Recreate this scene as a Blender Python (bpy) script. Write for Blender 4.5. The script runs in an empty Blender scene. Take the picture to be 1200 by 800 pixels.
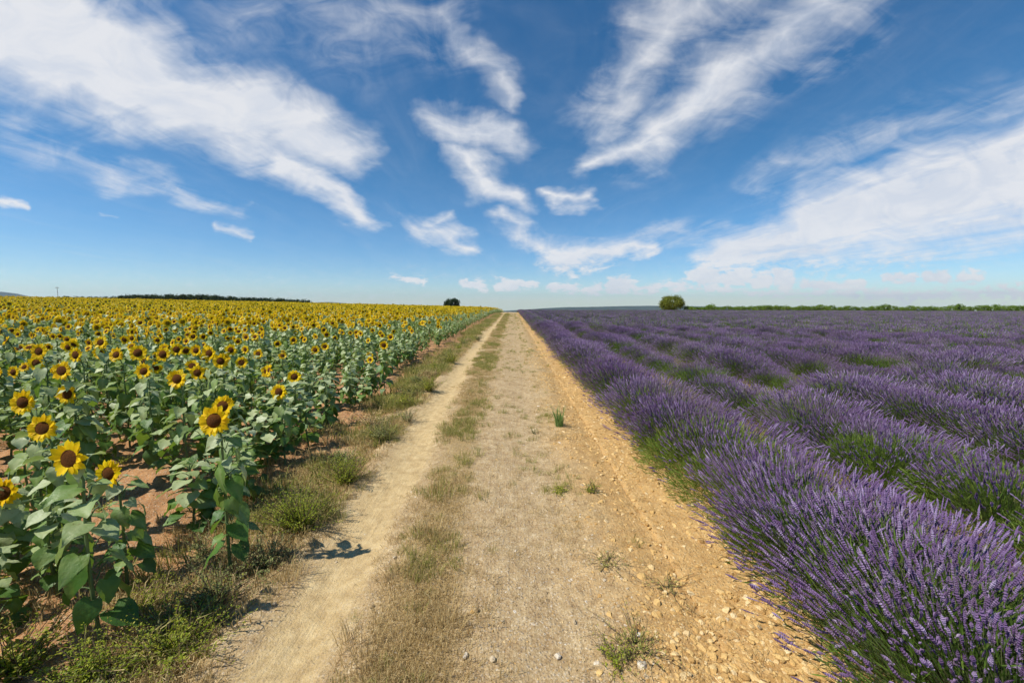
import bpy, math, random
import numpy as np
R = math.radians
rng = np.random.default_rng(7)
random.seed(7)
S = bpy.context.scene
C = S.collection

# ------------------------------------------------------------------ camera model of the photo
F = 480.0; CAMH = 1.85; HOR = 356.0
PITCH = math.atan((400 - HOR) / F)
def ray(px, py):
    u = 400 - py
    x = px - 600; y = F * math.cos(PITCH) + u * math.sin(PITCH); z = -F * math.sin(PITCH) + u * math.cos(PITCH)
    return x / y, z / y

# ------------------------------------------------------------------ noise
def _h(ix, iy, s):
    n = (ix.astype(np.int64) * 374761393 + iy.astype(np.int64) * 668265263 + s * 974711) & 0xFFFFFFFF
    n = ((n ^ (n >> 13)) * 1274126177) & 0xFFFFFFFF
    n = n ^ (n >> 16)
    return (n & 0xFFFF) / 65535.0
def vnoise(x, y, s=0):
    x = np.asarray(x, float); y = np.asarray(y, float)
    ix = np.floor(x); iy = np.floor(y); fx = x - ix; fy = y - iy
    fx = fx * fx * (3 - 2 * fx); fy = fy * fy * (3 - 2 * fy)
    a = _h(ix, iy, s); b = _h(ix + 1, iy, s); c = _h(ix, iy + 1, s); d = _h(ix + 1, iy + 1, s)
    return (a * (1 - fx) + b * fx) * (1 - fy) + (c * (1 - fx) + d * fx) * fy
def fbm(x, y, s=0, o=4):
    t = 0; a = .5; n = 0
    for i in range(o):
        t = t + a * vnoise(np.asarray(x) * 2**i, np.asarray(y) * 2**i, s + i * 17); n += a; a *= .5
    return t / n

# ------------------------------------------------------------------ terrain
def H(x, y):
    x = np.asarray(x, float); y = np.asarray(y, float)
    l = np.maximum(0, -x - 4)
    rise = 14 * (1 - np.exp(-0.0245 * l / 14))
    fall = 10 * (1 - np.exp(-0.003 * np.maximum(0, x) / 10))
    d = np.maximum(0, y - 70)
    raw = np.where(d < 90, .000275 * d * d, .000275 * 8100 + .0495 * (d - 90))
    drop = 26 * (1 - np.exp(-raw / 26))
    far = np.clip((np.hypot(x, y) - 400) / 600, 0, 1)
    return (rise - fall) * (1 - far) - drop - 330 * np.clip((np.hypot(x, y) - 450) / 3500, 0, 1) + .05 * (vnoise(x / 9, y / 9, 3) - .5) * np.clip(np.abs(y) / 20, 0, 1)
def rut_l(y):
    return -1.13 - .35 * np.clip((np.asarray(y, float) - 2) / 12, 0, 1) ** .7
def wander(y):
    return .12 * (vnoise(np.asarray(y) / 2.2, 0, 91) - .5) + .08 * (vnoise(np.asarray(y) / .7, 0, 92) - .5)
TL = lambda y: rut_l(y) - .62 + wander(y)
TR = lambda y: 1.25 + 0 * np.asarray(y, float)
def ground_z(x, y, fine=1):
    x = np.asarray(x, float); y = np.asarray(y, float)
    g = H(x, y)
    soil = np.clip((-x - 1.9) / .5, 0, 1)
    c = fbm(x * 3.1, y * 3.1, 31, 4) - .5
    g = g + fine * (soil * (.16 * c + .05 * (vnoise(x * 13, y * 13, 33) - .5)) + (1 - soil) * (.05 * c + .02 * (vnoise(x * 15, y * 15, 34) - .5)))
    return g
def track_z(x, y):
    g = H(x, y)
    rl = rut_l(y) + wander(y)
    p = .05 - .05 * np.exp(-((x - rl) / .26) ** 2) - .035 * np.exp(-((x - .25) / .4) ** 2)
    p = p + .035 * (fbm(x * 2.1, y * 2.1, 5) - .5) * np.exp(-((x + .55) / .4) ** 2) + .022 * (fbm(x * 3.3, y * 3.3, 6, 4) - .5)
    p = p + .012 * (vnoise(x * 17, y * 17, 8) - .5)
    e = np.minimum((x - TL(y)) / .25, (TR(y) - x) / .6)
    e = np.clip(e, 0, 1); e = e * e * (3 - 2 * e)
    return (g + .02 + p) * e + (ground_z(x, y) - .02) * (1 - e)
def surf(x, y):
    x = np.asarray(x, float); y = np.asarray(y, float)
    g = ground_z(x, y); t = track_z(x, y)
    ins = (x > TL(y) + .1) & (x < TR(y) - .12)
    return np.where(ins, t, np.maximum(g, np.where((x > TL(y)) & (x < TR(y)), t, -1e3)))

# ------------------------------------------------------------------ mesh helpers
def mk(name, chunks, mats, smooth=True):
    """chunks: list of (V, F, matindex, rnd) ; rnd scalar / per-vertex array"""
    me = bpy.data.meshes.new(name)
    Vs = []; loops = []; starts = []; tot = []; mi = []; rn = []; off = 0; ls = 0
    for V, Fc, m, r in chunks:
        V = np.asarray(V, float); Fc = np.asarray(Fc, int); k = Fc.shape[1]
        Vs.append(V); loops.append((Fc + off).ravel()); n = len(Fc)
        starts.append(ls + np.arange(n) * k); tot.append(np.full(n, k)); mi.append(np.full(n, m))
        rn.append(np.broadcast_to(np.asarray(r, float), (len(V),)))
        off += len(V); ls += n * k
    V = np.concatenate(Vs); L = np.concatenate(loops)
    me.vertices.add(len(V)); me.vertices.foreach_set('co', V.ravel())
    me.loops.add(len(L)); me.loops.foreach_set('vertex_index', L)
    st = np.concatenate(starts); me.polygons.add(len(st))
    me.polygons.foreach_set('loop_start', st)
    me.polygons.foreach_set('loop_total', np.concatenate(tot))
    me.polygons.foreach_set('material_index', np.concatenate(mi))
    me.polygons.foreach_set('use_smooth', np.full(len(st), bool(smooth)))
    a = me.attributes.new('rnd', 'FLOAT', 'POINT'); a.data.foreach_set('value', np.concatenate(rn))
    for m in mats: me.materials.append(m)
    me.update(calc_edges=True); me.validate()
    return me
def link(name, me, parent=None, label=None, cat=None, group=None, kind=None, loc=None):
    o = bpy.data.objects.new(name, me); C.objects.link(o)
    if parent: o.parent = parent
    if loc is not None: o.location = loc
    if label: o['label'] = label
    if cat: o['category'] = cat
    if group: o['group'] = group
    if kind: o['kind'] = kind
    return o
def eul(rx, ry, rz):
    """arrays -> (N,3,3), order X then Y then Z (blender XYZ)"""
    rx, ry, rz = np.broadcast_arrays(*(np.atleast_1d(np.asarray(a, float)) for a in (rx, ry, rz)))
    cx, sx, cy, sy, cz, sz = np.cos(rx), np.sin(rx), np.cos(ry), np.sin(ry), np.cos(rz), np.sin(rz)
    M = np.empty((len(rx), 3, 3))
    M[:, 0, 0] = cy * cz; M[:, 0, 1] = sx * sy * cz - cx * sz; M[:, 0, 2] = cx * sy * cz + sx * sz
    M[:, 1, 0] = cy * sz; M[:, 1, 1] = sx * sy * sz + cx * cz; M[:, 1, 2] = cx * sy * sz - sx * cz
    M[:, 2, 0] = -sy; M[:, 2, 1] = sx * cy; M[:, 2, 2] = cx * cy
    return M
def frame(d):
    """(N,3) unit dirs -> matrices whose Z column is d"""
    d = d / np.linalg.norm(d, axis=1, keepdims=True)
    up = np.where(np.abs(d[:, 2:3]) > .95, [[1., 0, 0]], [[0, 0, 1.]])
    x = np.cross(up, d); x /= np.linalg.norm(x, axis=1, keepdims=True)
    return np.stack([x, np.cross(d, x), d], axis=2)
def stamp(V, Fc, M, T, sc=1.0, m=0, rnd=None, dl=None):
    """copies of template at rotations M (N,3,3), offsets T (N,3), scale sc (N,) or (N,3)"""
    N = len(T); V = np.asarray(V, float); Fc = np.asarray(Fc, int)
    sc = np.asarray(sc, float)
    sc = np.broadcast_to(sc.reshape(-1, 1) if sc.ndim == 1 else sc, (N, 3)) if sc.ndim else np.full((N, 3), float(sc))
    W = np.einsum('nij,nkj->nki', M, V[None] * sc[:, None, :]) + T[:, None, :]
    FF = (Fc[None] + (np.arange(N) * len(V))[:, None, None]).reshape(-1, Fc.shape[1])
    r = rng.random(N) if rnd is None else rnd
    q = np.repeat(r, len(V))
    if dl is not None: q = q + np.tile(dl, N)
    return (W.reshape(-1, 3), FF, m, q)
def tube(P, rad, k=6, m=0, rnd=.5, cap=True):
    P = np.asarray(P, float); n = len(P)
    T = np.gradient(P, axis=0); Fm = frame(T)
    a = np.arange(k) * 2 * math.pi / k
    ring = np.stack([np.cos(a), np.sin(a), 0 * a], 1)
    V = np.concatenate([P[i] + (Fm[i] @ (ring * rad[i]).T).T for i in range(n)])
    Fc = [[i * k + j, i * k + (j + 1) % k, (i + 1) * k + (j + 1) % k, (i + 1) * k + j] for i in range(n - 1) for j in range(k)]
    return (V, Fc, m, rnd)
def gridf(nu, nv):
    return np.array([[i * nv + j, i * nv + j + 1, (i + 1) * nv + j + 1, (i + 1) * nv + j] for i in range(nu - 1) for j in range(nv - 1)])

# ------------------------------------------------------------------ material helpers
class NT:
    def __init__(s, tree): s.t = tree; s.n = tree.nodes; s.l = tree.links
    def add(s, typ, **kw):
        n = s.n.new(typ)
        for k, v in kw.items():
            if k.startswith('i_'):
                n.inputs[int(k[2:])].default_value = v
            else: setattr(n, k, v)
        return n
    def put(s, sock, v):
        if isinstance(v, (int, float, tuple, list)):
            if isinstance(v, (tuple, list)) and len(v) == 3 and hasattr(sock.default_value, '__len__') and len(sock.default_value) == 4: v = (*v, 1)
            sock.default_value = v
        else: s.l.new(v, sock)
    def m(s, op, a, b=0.0, c=None, clamp=False):
        n = s.n.new('ShaderNodeMath'); n.operation = op; n.use_clamp = clamp
        s.put(n.inputs[0], a); s.put(n.inputs[1], b)
        if c is not None: s.put(n.inputs[2], c)
        return n.outputs[0]
    def v(s, op, a, b=None, sc=None):
        n = s.n.new('ShaderNodeVectorMath'); n.operation = op; s.put(n.inputs[0], a)
        if b is not None: s.put(n.inputs[1], b)
        if sc is not None: s.put(n.inputs['Scale'], sc)
        return n.outputs['Value'] if op in ('DOT_PRODUCT', 'LENGTH', 'DISTANCE') else n.outputs[0]
    def mix(s, f, a, b, blend='MIX'):
        n = s.n.new('ShaderNodeMix'); n.data_type = 'RGBA'; n.blend_type = blend
        s.put(n.inputs[0], f); s.put(n.inputs[6], a); s.put(n.inputs[7], b)
        return n.outputs[2]
    def noise(s, vec, scale, det=3, rough=.55, dist=0, out=0):
        n = s.n.new('ShaderNodeTexNoise'); s.put(n.inputs['Vector'], vec)
        n.inputs['Scale'].default_value = scale; n.inputs['Detail'].default_value = det
        n.inputs['Roughness'].default_value = rough; n.inputs['Distortion'].default_value = dist
        return n.outputs[out]
    def vor(s, vec, scale, feat='F1', out='Distance'):
        n = s.n.new('ShaderNodeTexVoronoi'); n.feature = feat; s.put(n.inputs['Vector'], vec); n.inputs['Scale'].default_value = scale
        return n.outputs[out]
    def ss(s, x, a, b, lo=0., hi=1.):
        n = s.n.new('ShaderNodeMapRange'); n.interpolation_type = 'SMOOTHSTEP'
        s.put(n.inputs[0], x); s.put(n.inputs[1], a); s.put(n.inputs[2], b); n.inputs[3].default_value = lo; n.inputs[4].default_value = hi
        return n.outputs[0]
    def ramp(s, f, stops):
        n = s.n.new('ShaderNodeValToRGB'); s.put(n.inputs[0], f); e = n.color_ramp.elements
        while len(e) < len(stops): e.new(.5)
        for k, (p, c) in zip(e, stops): k.position = p; k.color = (*c, 1)
        return n.outputs[0]
    def sep(s, v):
        n = s.n.new('ShaderNodeSeparateXYZ'); s.put(n.inputs[0], v); return n.outputs
    def comb(s, x, y, z=0.):
        n = s.n.new('ShaderNodeCombineXYZ'); s.put(n.inputs[0], x); s.put(n.inputs[1], y); s.put(n.inputs[2], z); return n.outputs[0]
    def attr(s, name, inst=False):
        n = s.n.new('ShaderNodeAttribute'); n.attribute_name = name
        if inst: n.attribute_type = 'INSTANCER'
        return n.outputs['Fac']
def newmat(name):
    m = bpy.data.materials.new(name); m.use_nodes = True
    nt = NT(m.node_tree); nt.n.clear(); o = nt.add('ShaderNodeOutputMaterial')
    return m, nt, o
def principled(nt, col, rough=.7, spec=.3, bump=None, bs=.3, bd=.02):
    p = nt.add('ShaderNodeBsdfPrincipled')
    nt.put(p.inputs['Base Color'], col); nt.put(p.inputs['Roughness'], rough); p.inputs['Specular IOR Level'].default_value = spec
    if bump is not None:
        b = nt.add('ShaderNodeBump'); b.inputs['Strength'].default_value = bs; b.inputs['Distance'].default_value = bd
        nt.put(b.inputs['Height'], bump); nt.l.new(b.outputs[0], p.inputs['Normal'])
    return p
def leafmat(name, stops, trans=.3, tcol=None, rough=.5, spec=.4, objrand=.25, back=None, veins=False, patch=None):
    m, nt, o = newmat(name)
    r = nt.attr('rnd')
    ob = nt.add('ShaderNodeObjectInfo').outputs['Random']
    f = nt.m('ADD', nt.m('MULTIPLY', r, 1 - objrand), nt.m('MULTIPLY', ob, objrand))
    col = nt.ramp(f, stops)
    if back:
        g = nt.add('ShaderNodeNewGeometry')
        col = nt.mix(g.outputs['Backfacing'], col, nt.mix(.5, col, back))
    bump = None
    if patch:
        gp = nt.add('ShaderNodeNewGeometry').outputs['Position']
        col = nt.mix(nt.m('MULTIPLY', nt.ss(nt.noise(gp, .55, 4, .65), .50, .72), .7), col, patch)
    if veins:
        tc = nt.add('ShaderNodeTexCoord').outputs['Object']
        bump = nt.noise(tc, 60, 3)
        col = nt.mix(nt.m('MULTIPLY', nt.ss(nt.noise(tc, 22, 4, .7), .62, .70), .65), col, (.16, .13, .045))
        col = nt.mix(nt.m('MULTIPLY', nt.ss(nt.noise(tc, 7, 2, .5), .50, .68), .35), col, (.28, .33, .06))
    p = principled(nt, col, rough, spec, bump, .35, .01)
    t = nt.add('ShaderNodeBsdfTranslucent'); nt.put(t.inputs[0], nt.mix(.5, col, tcol) if tcol else col)
    mx = nt.add('ShaderNodeMixShader'); mx.inputs[0].default_value = trans
    nt.l.new(p.outputs[0], mx.inputs[1]); nt.l.new(t.outputs[0], mx.inputs[2]); nt.l.new(mx.outputs[0], o.inputs[0])
    return m
def simplemat(name, col, rough=.8, spec=.2, var=.3, scale=20):
    m, nt, o = newmat(name)
    tc = nt.add('ShaderNodeTexCoord').outputs['Object']
    n = nt.noise(tc, scale, 4)
    c = nt.mix(n, tuple(x * (1 - var) for x in col), tuple(x * (1 + var) for x in col))
    p = principled(nt, c, rough, spec, n, .4, .02); nt.l.new(p.outputs[0], o.inputs[0]); return m

M = {}
M['sf_leaf'] = leafmat('sunflower leaf', [(0, (.30, .36, .04)), (.07, (.10, .19, .03)), (.14, (.04, .11, .018)), (.40, (.085, .19, .025)), (.52, (.18, .28, .07)), (.68, (.38, .45, .21)), (1, (.56, .61, .37))], .28, (.34, .52, .04), .5, .45, .12, None, True)  # pale end: glaucous young leaves plus silvery glare painted into the colour
M['sf_stem'] = leafmat('sunflower stem', [(0, (.1, .17, .06)), (1, (.16, .22, .08))], .05, None, .6)
M['petal'] = leafmat('petal', [(0, (.92, .54, .006)), (.5, (.96, .66, .008)), (1, (.97, .74, .012))], .38, (1.0, .72, .01), .5, .2, .3)
m, nt, o = newmat('seed disc'); M['disc'] = m
tc = nt.add('ShaderNodeTexCoord').outputs['Object']
L = nt.v('LENGTH', tc)
c = nt.ramp(nt.m('DIVIDE', L, .062), [(0, (.24, .12, .025)), (.35, (.17, .065, .016)), (.75, (.24, .085, .012)), (.92, (.42, .20, .012)), (1, (.55, .32, .012))])
vv = nt.vor(tc, 260)
c = nt.mix(nt.ss(vv, .1, .6), c, nt.mix(.7, c, (.05, .018, .005)))
p = principled(nt, c, .85, .1, vv, 1, .004); nt.l.new(p.outputs[0], o.inputs[0])
M['lav'] = leafmat('lavender flower', [(0, (.13, .07, .155)), (.35, (.20, .118, .255)), (.65, (.29, .19, .36)), (.86, (.46, .36, .54)), (.94, (.38, .29, .38)), (1, (.27, .18, .12))], .25, (.48, .34, .62), .85, .1, .3, patch=(.21, .165, .15))
M['lav_stem'] = leafmat('lavender stem', [(0, (.08, .12, .035)), (.6, (.13, .17, .055)), (1, (.20, .19, .09))], .2, None, .7)
M['lav_leaf'] = leafmat('lavender leaf', [(0, (.06, .12, .018)), (.5, (.13, .22, .03)), (.85, (.24, .30, .05)), (1, (.30, .24, .08))], .35, (.28, .42, .05), .6, .3, .5)
M['dry'] = leafmat('dry grass', [(0, (.34, .23, .09)), (.5, (.58, .43, .19)), (1, (.76, .61, .33))], .35, None, .7, .2)
M['grass'] = leafmat('verge grass', [(0, (.17, .20, .035)), (.5, (.34, .32, .075)), (1, (.54, .44, .17))], .3, (.3, .38, .06), .6, .3)
M['weed'] = leafmat('weed', [(0, (.17, .25, .02)), (.45, (.36, .43, .03)), (.75, (.52, .50, .06)), (1, (.66, .55, .16))], .5, (.35, .45, .04), .5, .3, .3)
M['weed_grey'] = leafmat('grey green weed', [(0, (.12, .17, .04)), (.5, (.22, .26, .07)), (1, (.38, .36, .15))], .25, (.25, .35, .08), .6, .3)
M['twig'] = simplemat('dry twig', (.14, .10, .06))
M['bark'] = simplemat('bark', (.12, .095, .07), .9)
M['wood'] = simplemat('pole wood', (.16, .14, .12), .9)
M['tree_olive'] = leafmat('oak leaf', [(0, (.08, .11, .012)), (.5, (.17, .20, .02)), (1, (.27, .27, .04))], .25, (.2, .25, .03), .6, .25, .2)
M['tree_dark'] = leafmat('pine leaf', [(0, (.02, .04, .016)), (.5, (.035, .065, .022)), (1, (.06, .09, .03))], .15, (.08, .15, .03), .6, .25, .5)
M['tree_green'] = leafmat('orchard leaf', [(0, (.09, .16, .02)), (.5, (.15, .24, .03)), (1, (.22, .30, .05))], .25, (.2, .32, .04), .6, .25, .5)

# stones
def stonemat(name, stops):
    m, nt, o = newmat(name)
    r = nt.add('ShaderNodeObjectInfo').outputs['Random']
    tc = nt.add('ShaderNodeTexCoord').outputs['Object']
    n = nt.noise(tc, 2.5, 5, .65)
    c = nt.ramp(nt.m('ADD', nt.m('MULTIPLY', r, .8), nt.m('MULTIPLY', n, .2)), stops)
    c = nt.mix(nt.ss(n, .35, .6), nt.mix(.25, c, (.35, .24, .12)), c)
    p = principled(nt, c, .85, .2, n, .5, .1); nt.l.new(p.outputs[0], o.inputs[0]); return m
M['st_orange'] = stonemat('yellow limestone', [(0, (.36, .19, .06)), (.3, (.60, .36, .12)), (.7, (.78, .52, .20)), (1, (.90, .74, .46))])
M['st_grey'] = stonemat('track gravel', [(0, (.22, .15, .08)), (.25, (.42, .31, .17)), (.6, (.62, .50, .33)), (1, (.88, .80, .66))])

# ground materials

def earth(name, track):
    m, nt, o = newmat(name)
    P = nt.add('ShaderNodeNewGeometry').outputs['Position']; X, Y, Z = nt.sep(P)
    w1 = nt.noise(P, 1.1, 4, .6); n2 = nt.noise(P, 11, 6, .7); n3 = nt.noise(P, 75, 4, .7); n4 = nt.noise(P, 2.6, 5, .65)
    vo = nt.vor(P, 48); vc = nt.vor(P, 48, out='Color'); vo2 = nt.vor(P, 115); vc2 = nt.vor(P, 115, out='Color')
    mixn = nt.m('ADD', nt.m('MULTIPLY', n2, .5), nt.m('MULTIPLY', n3, .5))
    wob = nt.m('MULTIPLY', nt.m('SUBTRACT', w1, .5), 1.0)
    wob2 = nt.m('ADD', wob, nt.m('MULTIPLY', nt.m('SUBTRACT', n2, .5), .5))
    red = nt.ramp(mixn, [(.27, (.15, .06, .024)), (.42, (.32, .15, .06)), (.55, (.47, .25, .11)), (.72, (.64, .42, .21))])
    tan = nt.ramp(mixn, [(.27, (.20, .12, .055)), (.45, (.38, .26, .13)), (.6, (.50, .37, .20)), (.78, (.62, .49, .29))])
    yel = nt.ramp(mixn, [(.27, (.27, .13, .04)), (.42, (.44, .25, .09)), (.58, (.61, .385, .15)), (.78, (.80, .60, .32))])
    col = tan
    if track:
        at = nt.attr('rnd'); at2 = nt.attr('mid')
        sand = nt.ramp(n2, [(.3, (.40, .275, .125)), (.5, (.53, .385, .185)), (.7, (.64, .49, .255))])
        grav = nt.ramp(mixn, [(.32, (.15, .09, .04)), (.43, (.36, .24, .115)), (.55, (.50, .365, .19)), (.68, (.78, .66, .45))])
        brown = nt.ramp(n3, [(.3, (.15, .095, .035)), (.5, (.34, .23, .09)), (.7, (.52, .38, .17))])
        col = nt.mix(nt.ss(at, .08, .65), grav, sand)
        mm = nt.m('ADD', at2, nt.m('MULTIPLY', nt.m('SUBTRACT', n4, .5), 2.0))
        col = nt.mix(nt.m('MULTIPLY', nt.ss(mm, .3, 1.0), .85), col, brown)
        g2 = nt.m('SUBTRACT', 1.0, nt.m('MULTIPLY', at, .85))
    else: g2 = 1.0
    col = nt.mix(nt.ss(nt.m('SUBTRACT', nt.m('ADD', X, nt.m('MULTIPLY', wob2, 1.3)), nt.ss(Y, 2, 14, 0., .42)), .25, 1.0), col, yel)
    col = nt.mix(nt.ss(nt.m('SUBTRACT', wob2, X), 1.85, 2.5), col, red)
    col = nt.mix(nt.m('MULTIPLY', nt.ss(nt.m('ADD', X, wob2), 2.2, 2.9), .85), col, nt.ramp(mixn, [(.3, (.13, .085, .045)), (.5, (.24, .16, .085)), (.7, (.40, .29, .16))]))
    pale = nt.mix(nt.ss(X, .2, .9), (.62, .53, .40), (.72, .56, .30))
    peb = nt.mix(nt.sep(vc)[0], (.24, .15, .07), pale)
    col = nt.mix(nt.m('MULTIPLY', nt.m('MULTIPLY', nt.ss(vo, .42, .3), .5), g2), col, peb)
    peb2 = nt.mix(nt.sep(vc2)[1], (.20, .13, .06), pale)
    col = nt.mix(nt.m('MULTIPLY', nt.ss(vo2, .4, .3), .35), col, peb2)
    if not track:
        farn = nt.ramp(nt.noise(P, .004, 3), [(.4, (.07, .085, .04)), (.5, (.05, .075, .03)), (.6, (.11, .105, .05))])
        col = nt.mix(nt.ss(nt.v('LENGTH', P), 200, 350), col, farn)
    st = nt.noise(nt.comb(nt.m('MULTIPLY', X, 9.0), nt.m('MULTIPLY', Y, .7), 0.), 3, 4, .6)
    col = nt.mix(nt.m('MULTIPLY', nt.ss(st, .52, .72), .28), col, nt.mix(.5, col, (.20, .13, .06)))
    bh = nt.m('ADD', nt.m('ADD', nt.m('MULTIPLY', n3, .6), n2), nt.m('ADD', nt.m('MULTIPLY', st, .8), nt.m('MULTIPLY', nt.m('MULTIPLY', nt.ss(vo, .45, .1), .28), g2)))
    p = principled(nt, col, .95, .1, bh, .8, .016); nt.l.new(p.outputs[0], o.inputs[0]); return m
M['soil'] = earth('field soil', False); M['track'] = earth('dirt track', True)

# ------------------------------------------------------------------ ground meshes
def axis(a, b, step, lo, hi, g=1.12):
    mid = list(np.arange(a, b + 1e-6, step)); s = step; x = mid[-1]; up = []
    while x < hi: s *= g; x = x + s; up.append(min(x, hi))
    s = step; x = mid[0]; dn = []
    while x > lo: s *= g; x = x - s; dn.append(max(x, lo))
    return np.array(dn[::-1] + mid + up)
xs = axis(-7, 4.5, .05, -14000, 14000, 1.06); ys = axis(1.3, 9, .05, -3000, 16000, 1.05)
XX, YY = np.meshgrid(xs, ys, indexing='ij')
fine = np.clip(1.6 - np.maximum(np.abs(XX) - 5, YY - 6) / 60, 0, 1)
ZZ = ground_z(XX, YY, fine)
ins = (XX > TL(YY) + .12) & (XX < TR(YY) - .15) & (YY < 170) & (YY > -8)
ZZ = ZZ - np.where(ins, .14, 0)
V = np.stack([XX.ravel(), YY.ravel(), ZZ.ravel()], 1)
nu, nv = XX.shape
I = (np.arange(nu - 1)[:, None] * nv + np.arange(nv - 1)[None]).ravel()
Fg = np.stack([I, I + nv, I + nv + 1, I + 1], 1)
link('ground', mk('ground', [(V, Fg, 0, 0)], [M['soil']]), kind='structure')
us = np.linspace(0, 1, 96); ty = axis(1.3, 9, .035, -9, 175, 1.03)
UU, YY = np.meshgrid(us, ty, indexing='ij')
XX = TL(YY) + (TR(YY) - TL(YY)) * UU
ZZ = track_z(XX, YY)
V = np.stack([XX.ravel(), YY.ravel(), ZZ.ravel()], 1); nu, nv = XX.shape
I = (np.arange(nu - 1)[:, None] * nv + np.arange(nv - 1)[None]).ravel()
Fg = np.stack([I, I + nv, I + nv + 1, I + 1], 1)
ln = fbm(XX * 1.5, YY * .8, 77) - .5
sandy = np.exp(-((XX - rut_l(YY) - wander(YY)) / (.235 + .15 * ln)) ** 2)
midc = -.52 - .38 * np.clip((YY - 2) / 10, 0, 1) ** .7
mid = np.exp(-((XX - midc) / .27) ** 2) + .7 * np.exp(-((XX - rut_l(YY) + .6) / .2) ** 2) + .35 * np.exp(-((XX - .62) / .12) ** 2)
me = mk('dirt_track', [(V, Fg, 0, sandy.ravel())], [M['track']])
a = me.attributes.new('mid', 'FLOAT', 'POINT'); a.data.foreach_set('value', mid.ravel())
link('dirt_track', me, kind='structure')

# hills far away
hm, nt, o = newmat('far hillside')
P = nt.add('ShaderNodeNewGeometry').outputs['Position']
c = nt.ramp(nt.noise(P, .004, 4), [(.35, (.03, .045, .03)), (.6, (.05, .065, .045))])
p = principled(nt, c, .95, .1); nt.l.new(p.outputs[0], o.inputs[0])
def hills(pts, D, depth, seed):
    a0 = [ray(px, py) for px, py in pts]
    ax = np.array([a[0] for a in a0]); ez = np.array([a[1] for a in a0])
    u = np.linspace(ax[0], ax[-1], 90); top = np.interp(u, ax, ez) * D + CAMH
    v = np.linspace(-1, 1, 17)
    UU, VV = np.meshgrid(u, v, indexing='ij')
    base = -330.
    hh = (top[:, None] - base) * np.cos(VV * math.pi / 2) ** 1.3
    hh = hh * (1 - .25 * np.abs(VV) * fbm(UU * 30, VV * 3, seed))
    V = np.stack([(UU * D).ravel(), (D + VV * depth).ravel(), (base + hh).ravel()], 1)
    nu, nv = UU.shape; I = (np.arange(nu - 1)[:, None] * nv + np.arange(nv - 1)[None]).ravel()
    link('hills', mk('hills', [(V, np.stack([I, I + nv, I + nv + 1, I + 1], 1), 0, 0)], [hm]), kind='structure')
hills([(-160, 352), (-90, 340), (-20, 341), (4, 342), (14, 345), (26, 347), (40, 348.5), (70, 352), (90, 358)], 7000, 1500, 1)
hills([(330, 358), (362, 354.5), (385, 353.8), (410, 355.6), (440, 358.3), (480, 361.3), (520, 366)], 8000, 1200, 2)
hills([(560, 366), (610, 363), (640, 361.0), (665, 359.8), (690, 359.6), (730, 358.6), (762, 358.2), (800, 358.6), (900, 360), (1000, 361), (1100, 362), (1150, 366)], 9500, 1200, 3)

# ------------------------------------------------------------------ geometry-node scatter (only for stuff)
def scatter(name, pts, rot, scl, idx, variants, mats, label, cat):
    """variants: list of meshes"""
    me = bpy.data.meshes.new(name); me.vertices.add(len(pts)); me.vertices.foreach_set('co', np.asarray(pts, float).ravel())
    a = me.attributes.new('srot', 'FLOAT_VECTOR', 'POINT'); a.data.foreach_set('vector', np.asarray(rot, float).ravel())
    a = me.attributes.new('sscl', 'FLOAT', 'POINT'); a.data.foreach_set('value', np.asarray(scl, float))
    a = me.attributes.new('sidx', 'INT', 'POINT'); a.data.foreach_set('value', np.asarray(idx, np.int32))
    for mm in mats: me.materials.append(mm)
    me.update()
    ob = link(name, me, label=label, cat=cat, kind='stuff')
    col = bpy.data.collections.new(name + '_shapes')
    for i, vme in enumerate(variants):
        vo_ = bpy.data.objects.new('%s_shape_%02d' % (name, i), vme); col.objects.link(vo_)
    g = bpy.data.node_groups.new(name + '_scatter', 'GeometryNodeTree')
    g.interface.new_socket('Geometry', in_out='INPUT', socket_type='NodeSocketGeometry')
    g.interface.new_socket('Geometry', in_out='OUTPUT', socket_type='NodeSocketGeometry')
    N = g.nodes; Lk = g.links
    gi = N.new('NodeGroupInput'); go = N.new('NodeGroupOutput')
    ci = N.new('GeometryNodeCollectionInfo'); ci.inputs['Collection'].default_value = col
    ci.inputs['Separate Children'].default_value = True; ci.inputs['Reset Children'].default_value = True
    ip = N.new('GeometryNodeInstanceOnPoints'); ip.inputs['Pick Instance'].default_value = True
    def at(n, t):
        q = N.new('GeometryNodeInputNamedAttribute'); q.data_type = t; q.inputs[0].default_value = n; return q.outputs[0]
    er = N.new('FunctionNodeEulerToRotation')
    Lk.new(at('srot', 'FLOAT_VECTOR'), er.inputs[0])
    Lk.new(gi.outputs[0], ip.inputs['Points']); Lk.new(ci.outputs[0], ip.inputs['Instance'])
    Lk.new(at('sidx', 'INT'), ip.inputs['Instance Index']); Lk.new(er.outputs[0], ip.inputs['Rotation'])
    Lk.new(at('sscl', 'FLOAT'), ip.inputs['Scale']); Lk.new(ip.outputs[0], go.inputs[0])
    md = ob.modifiers.new('scatter', 'NODES'); md.node_group = g
    return ob

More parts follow.
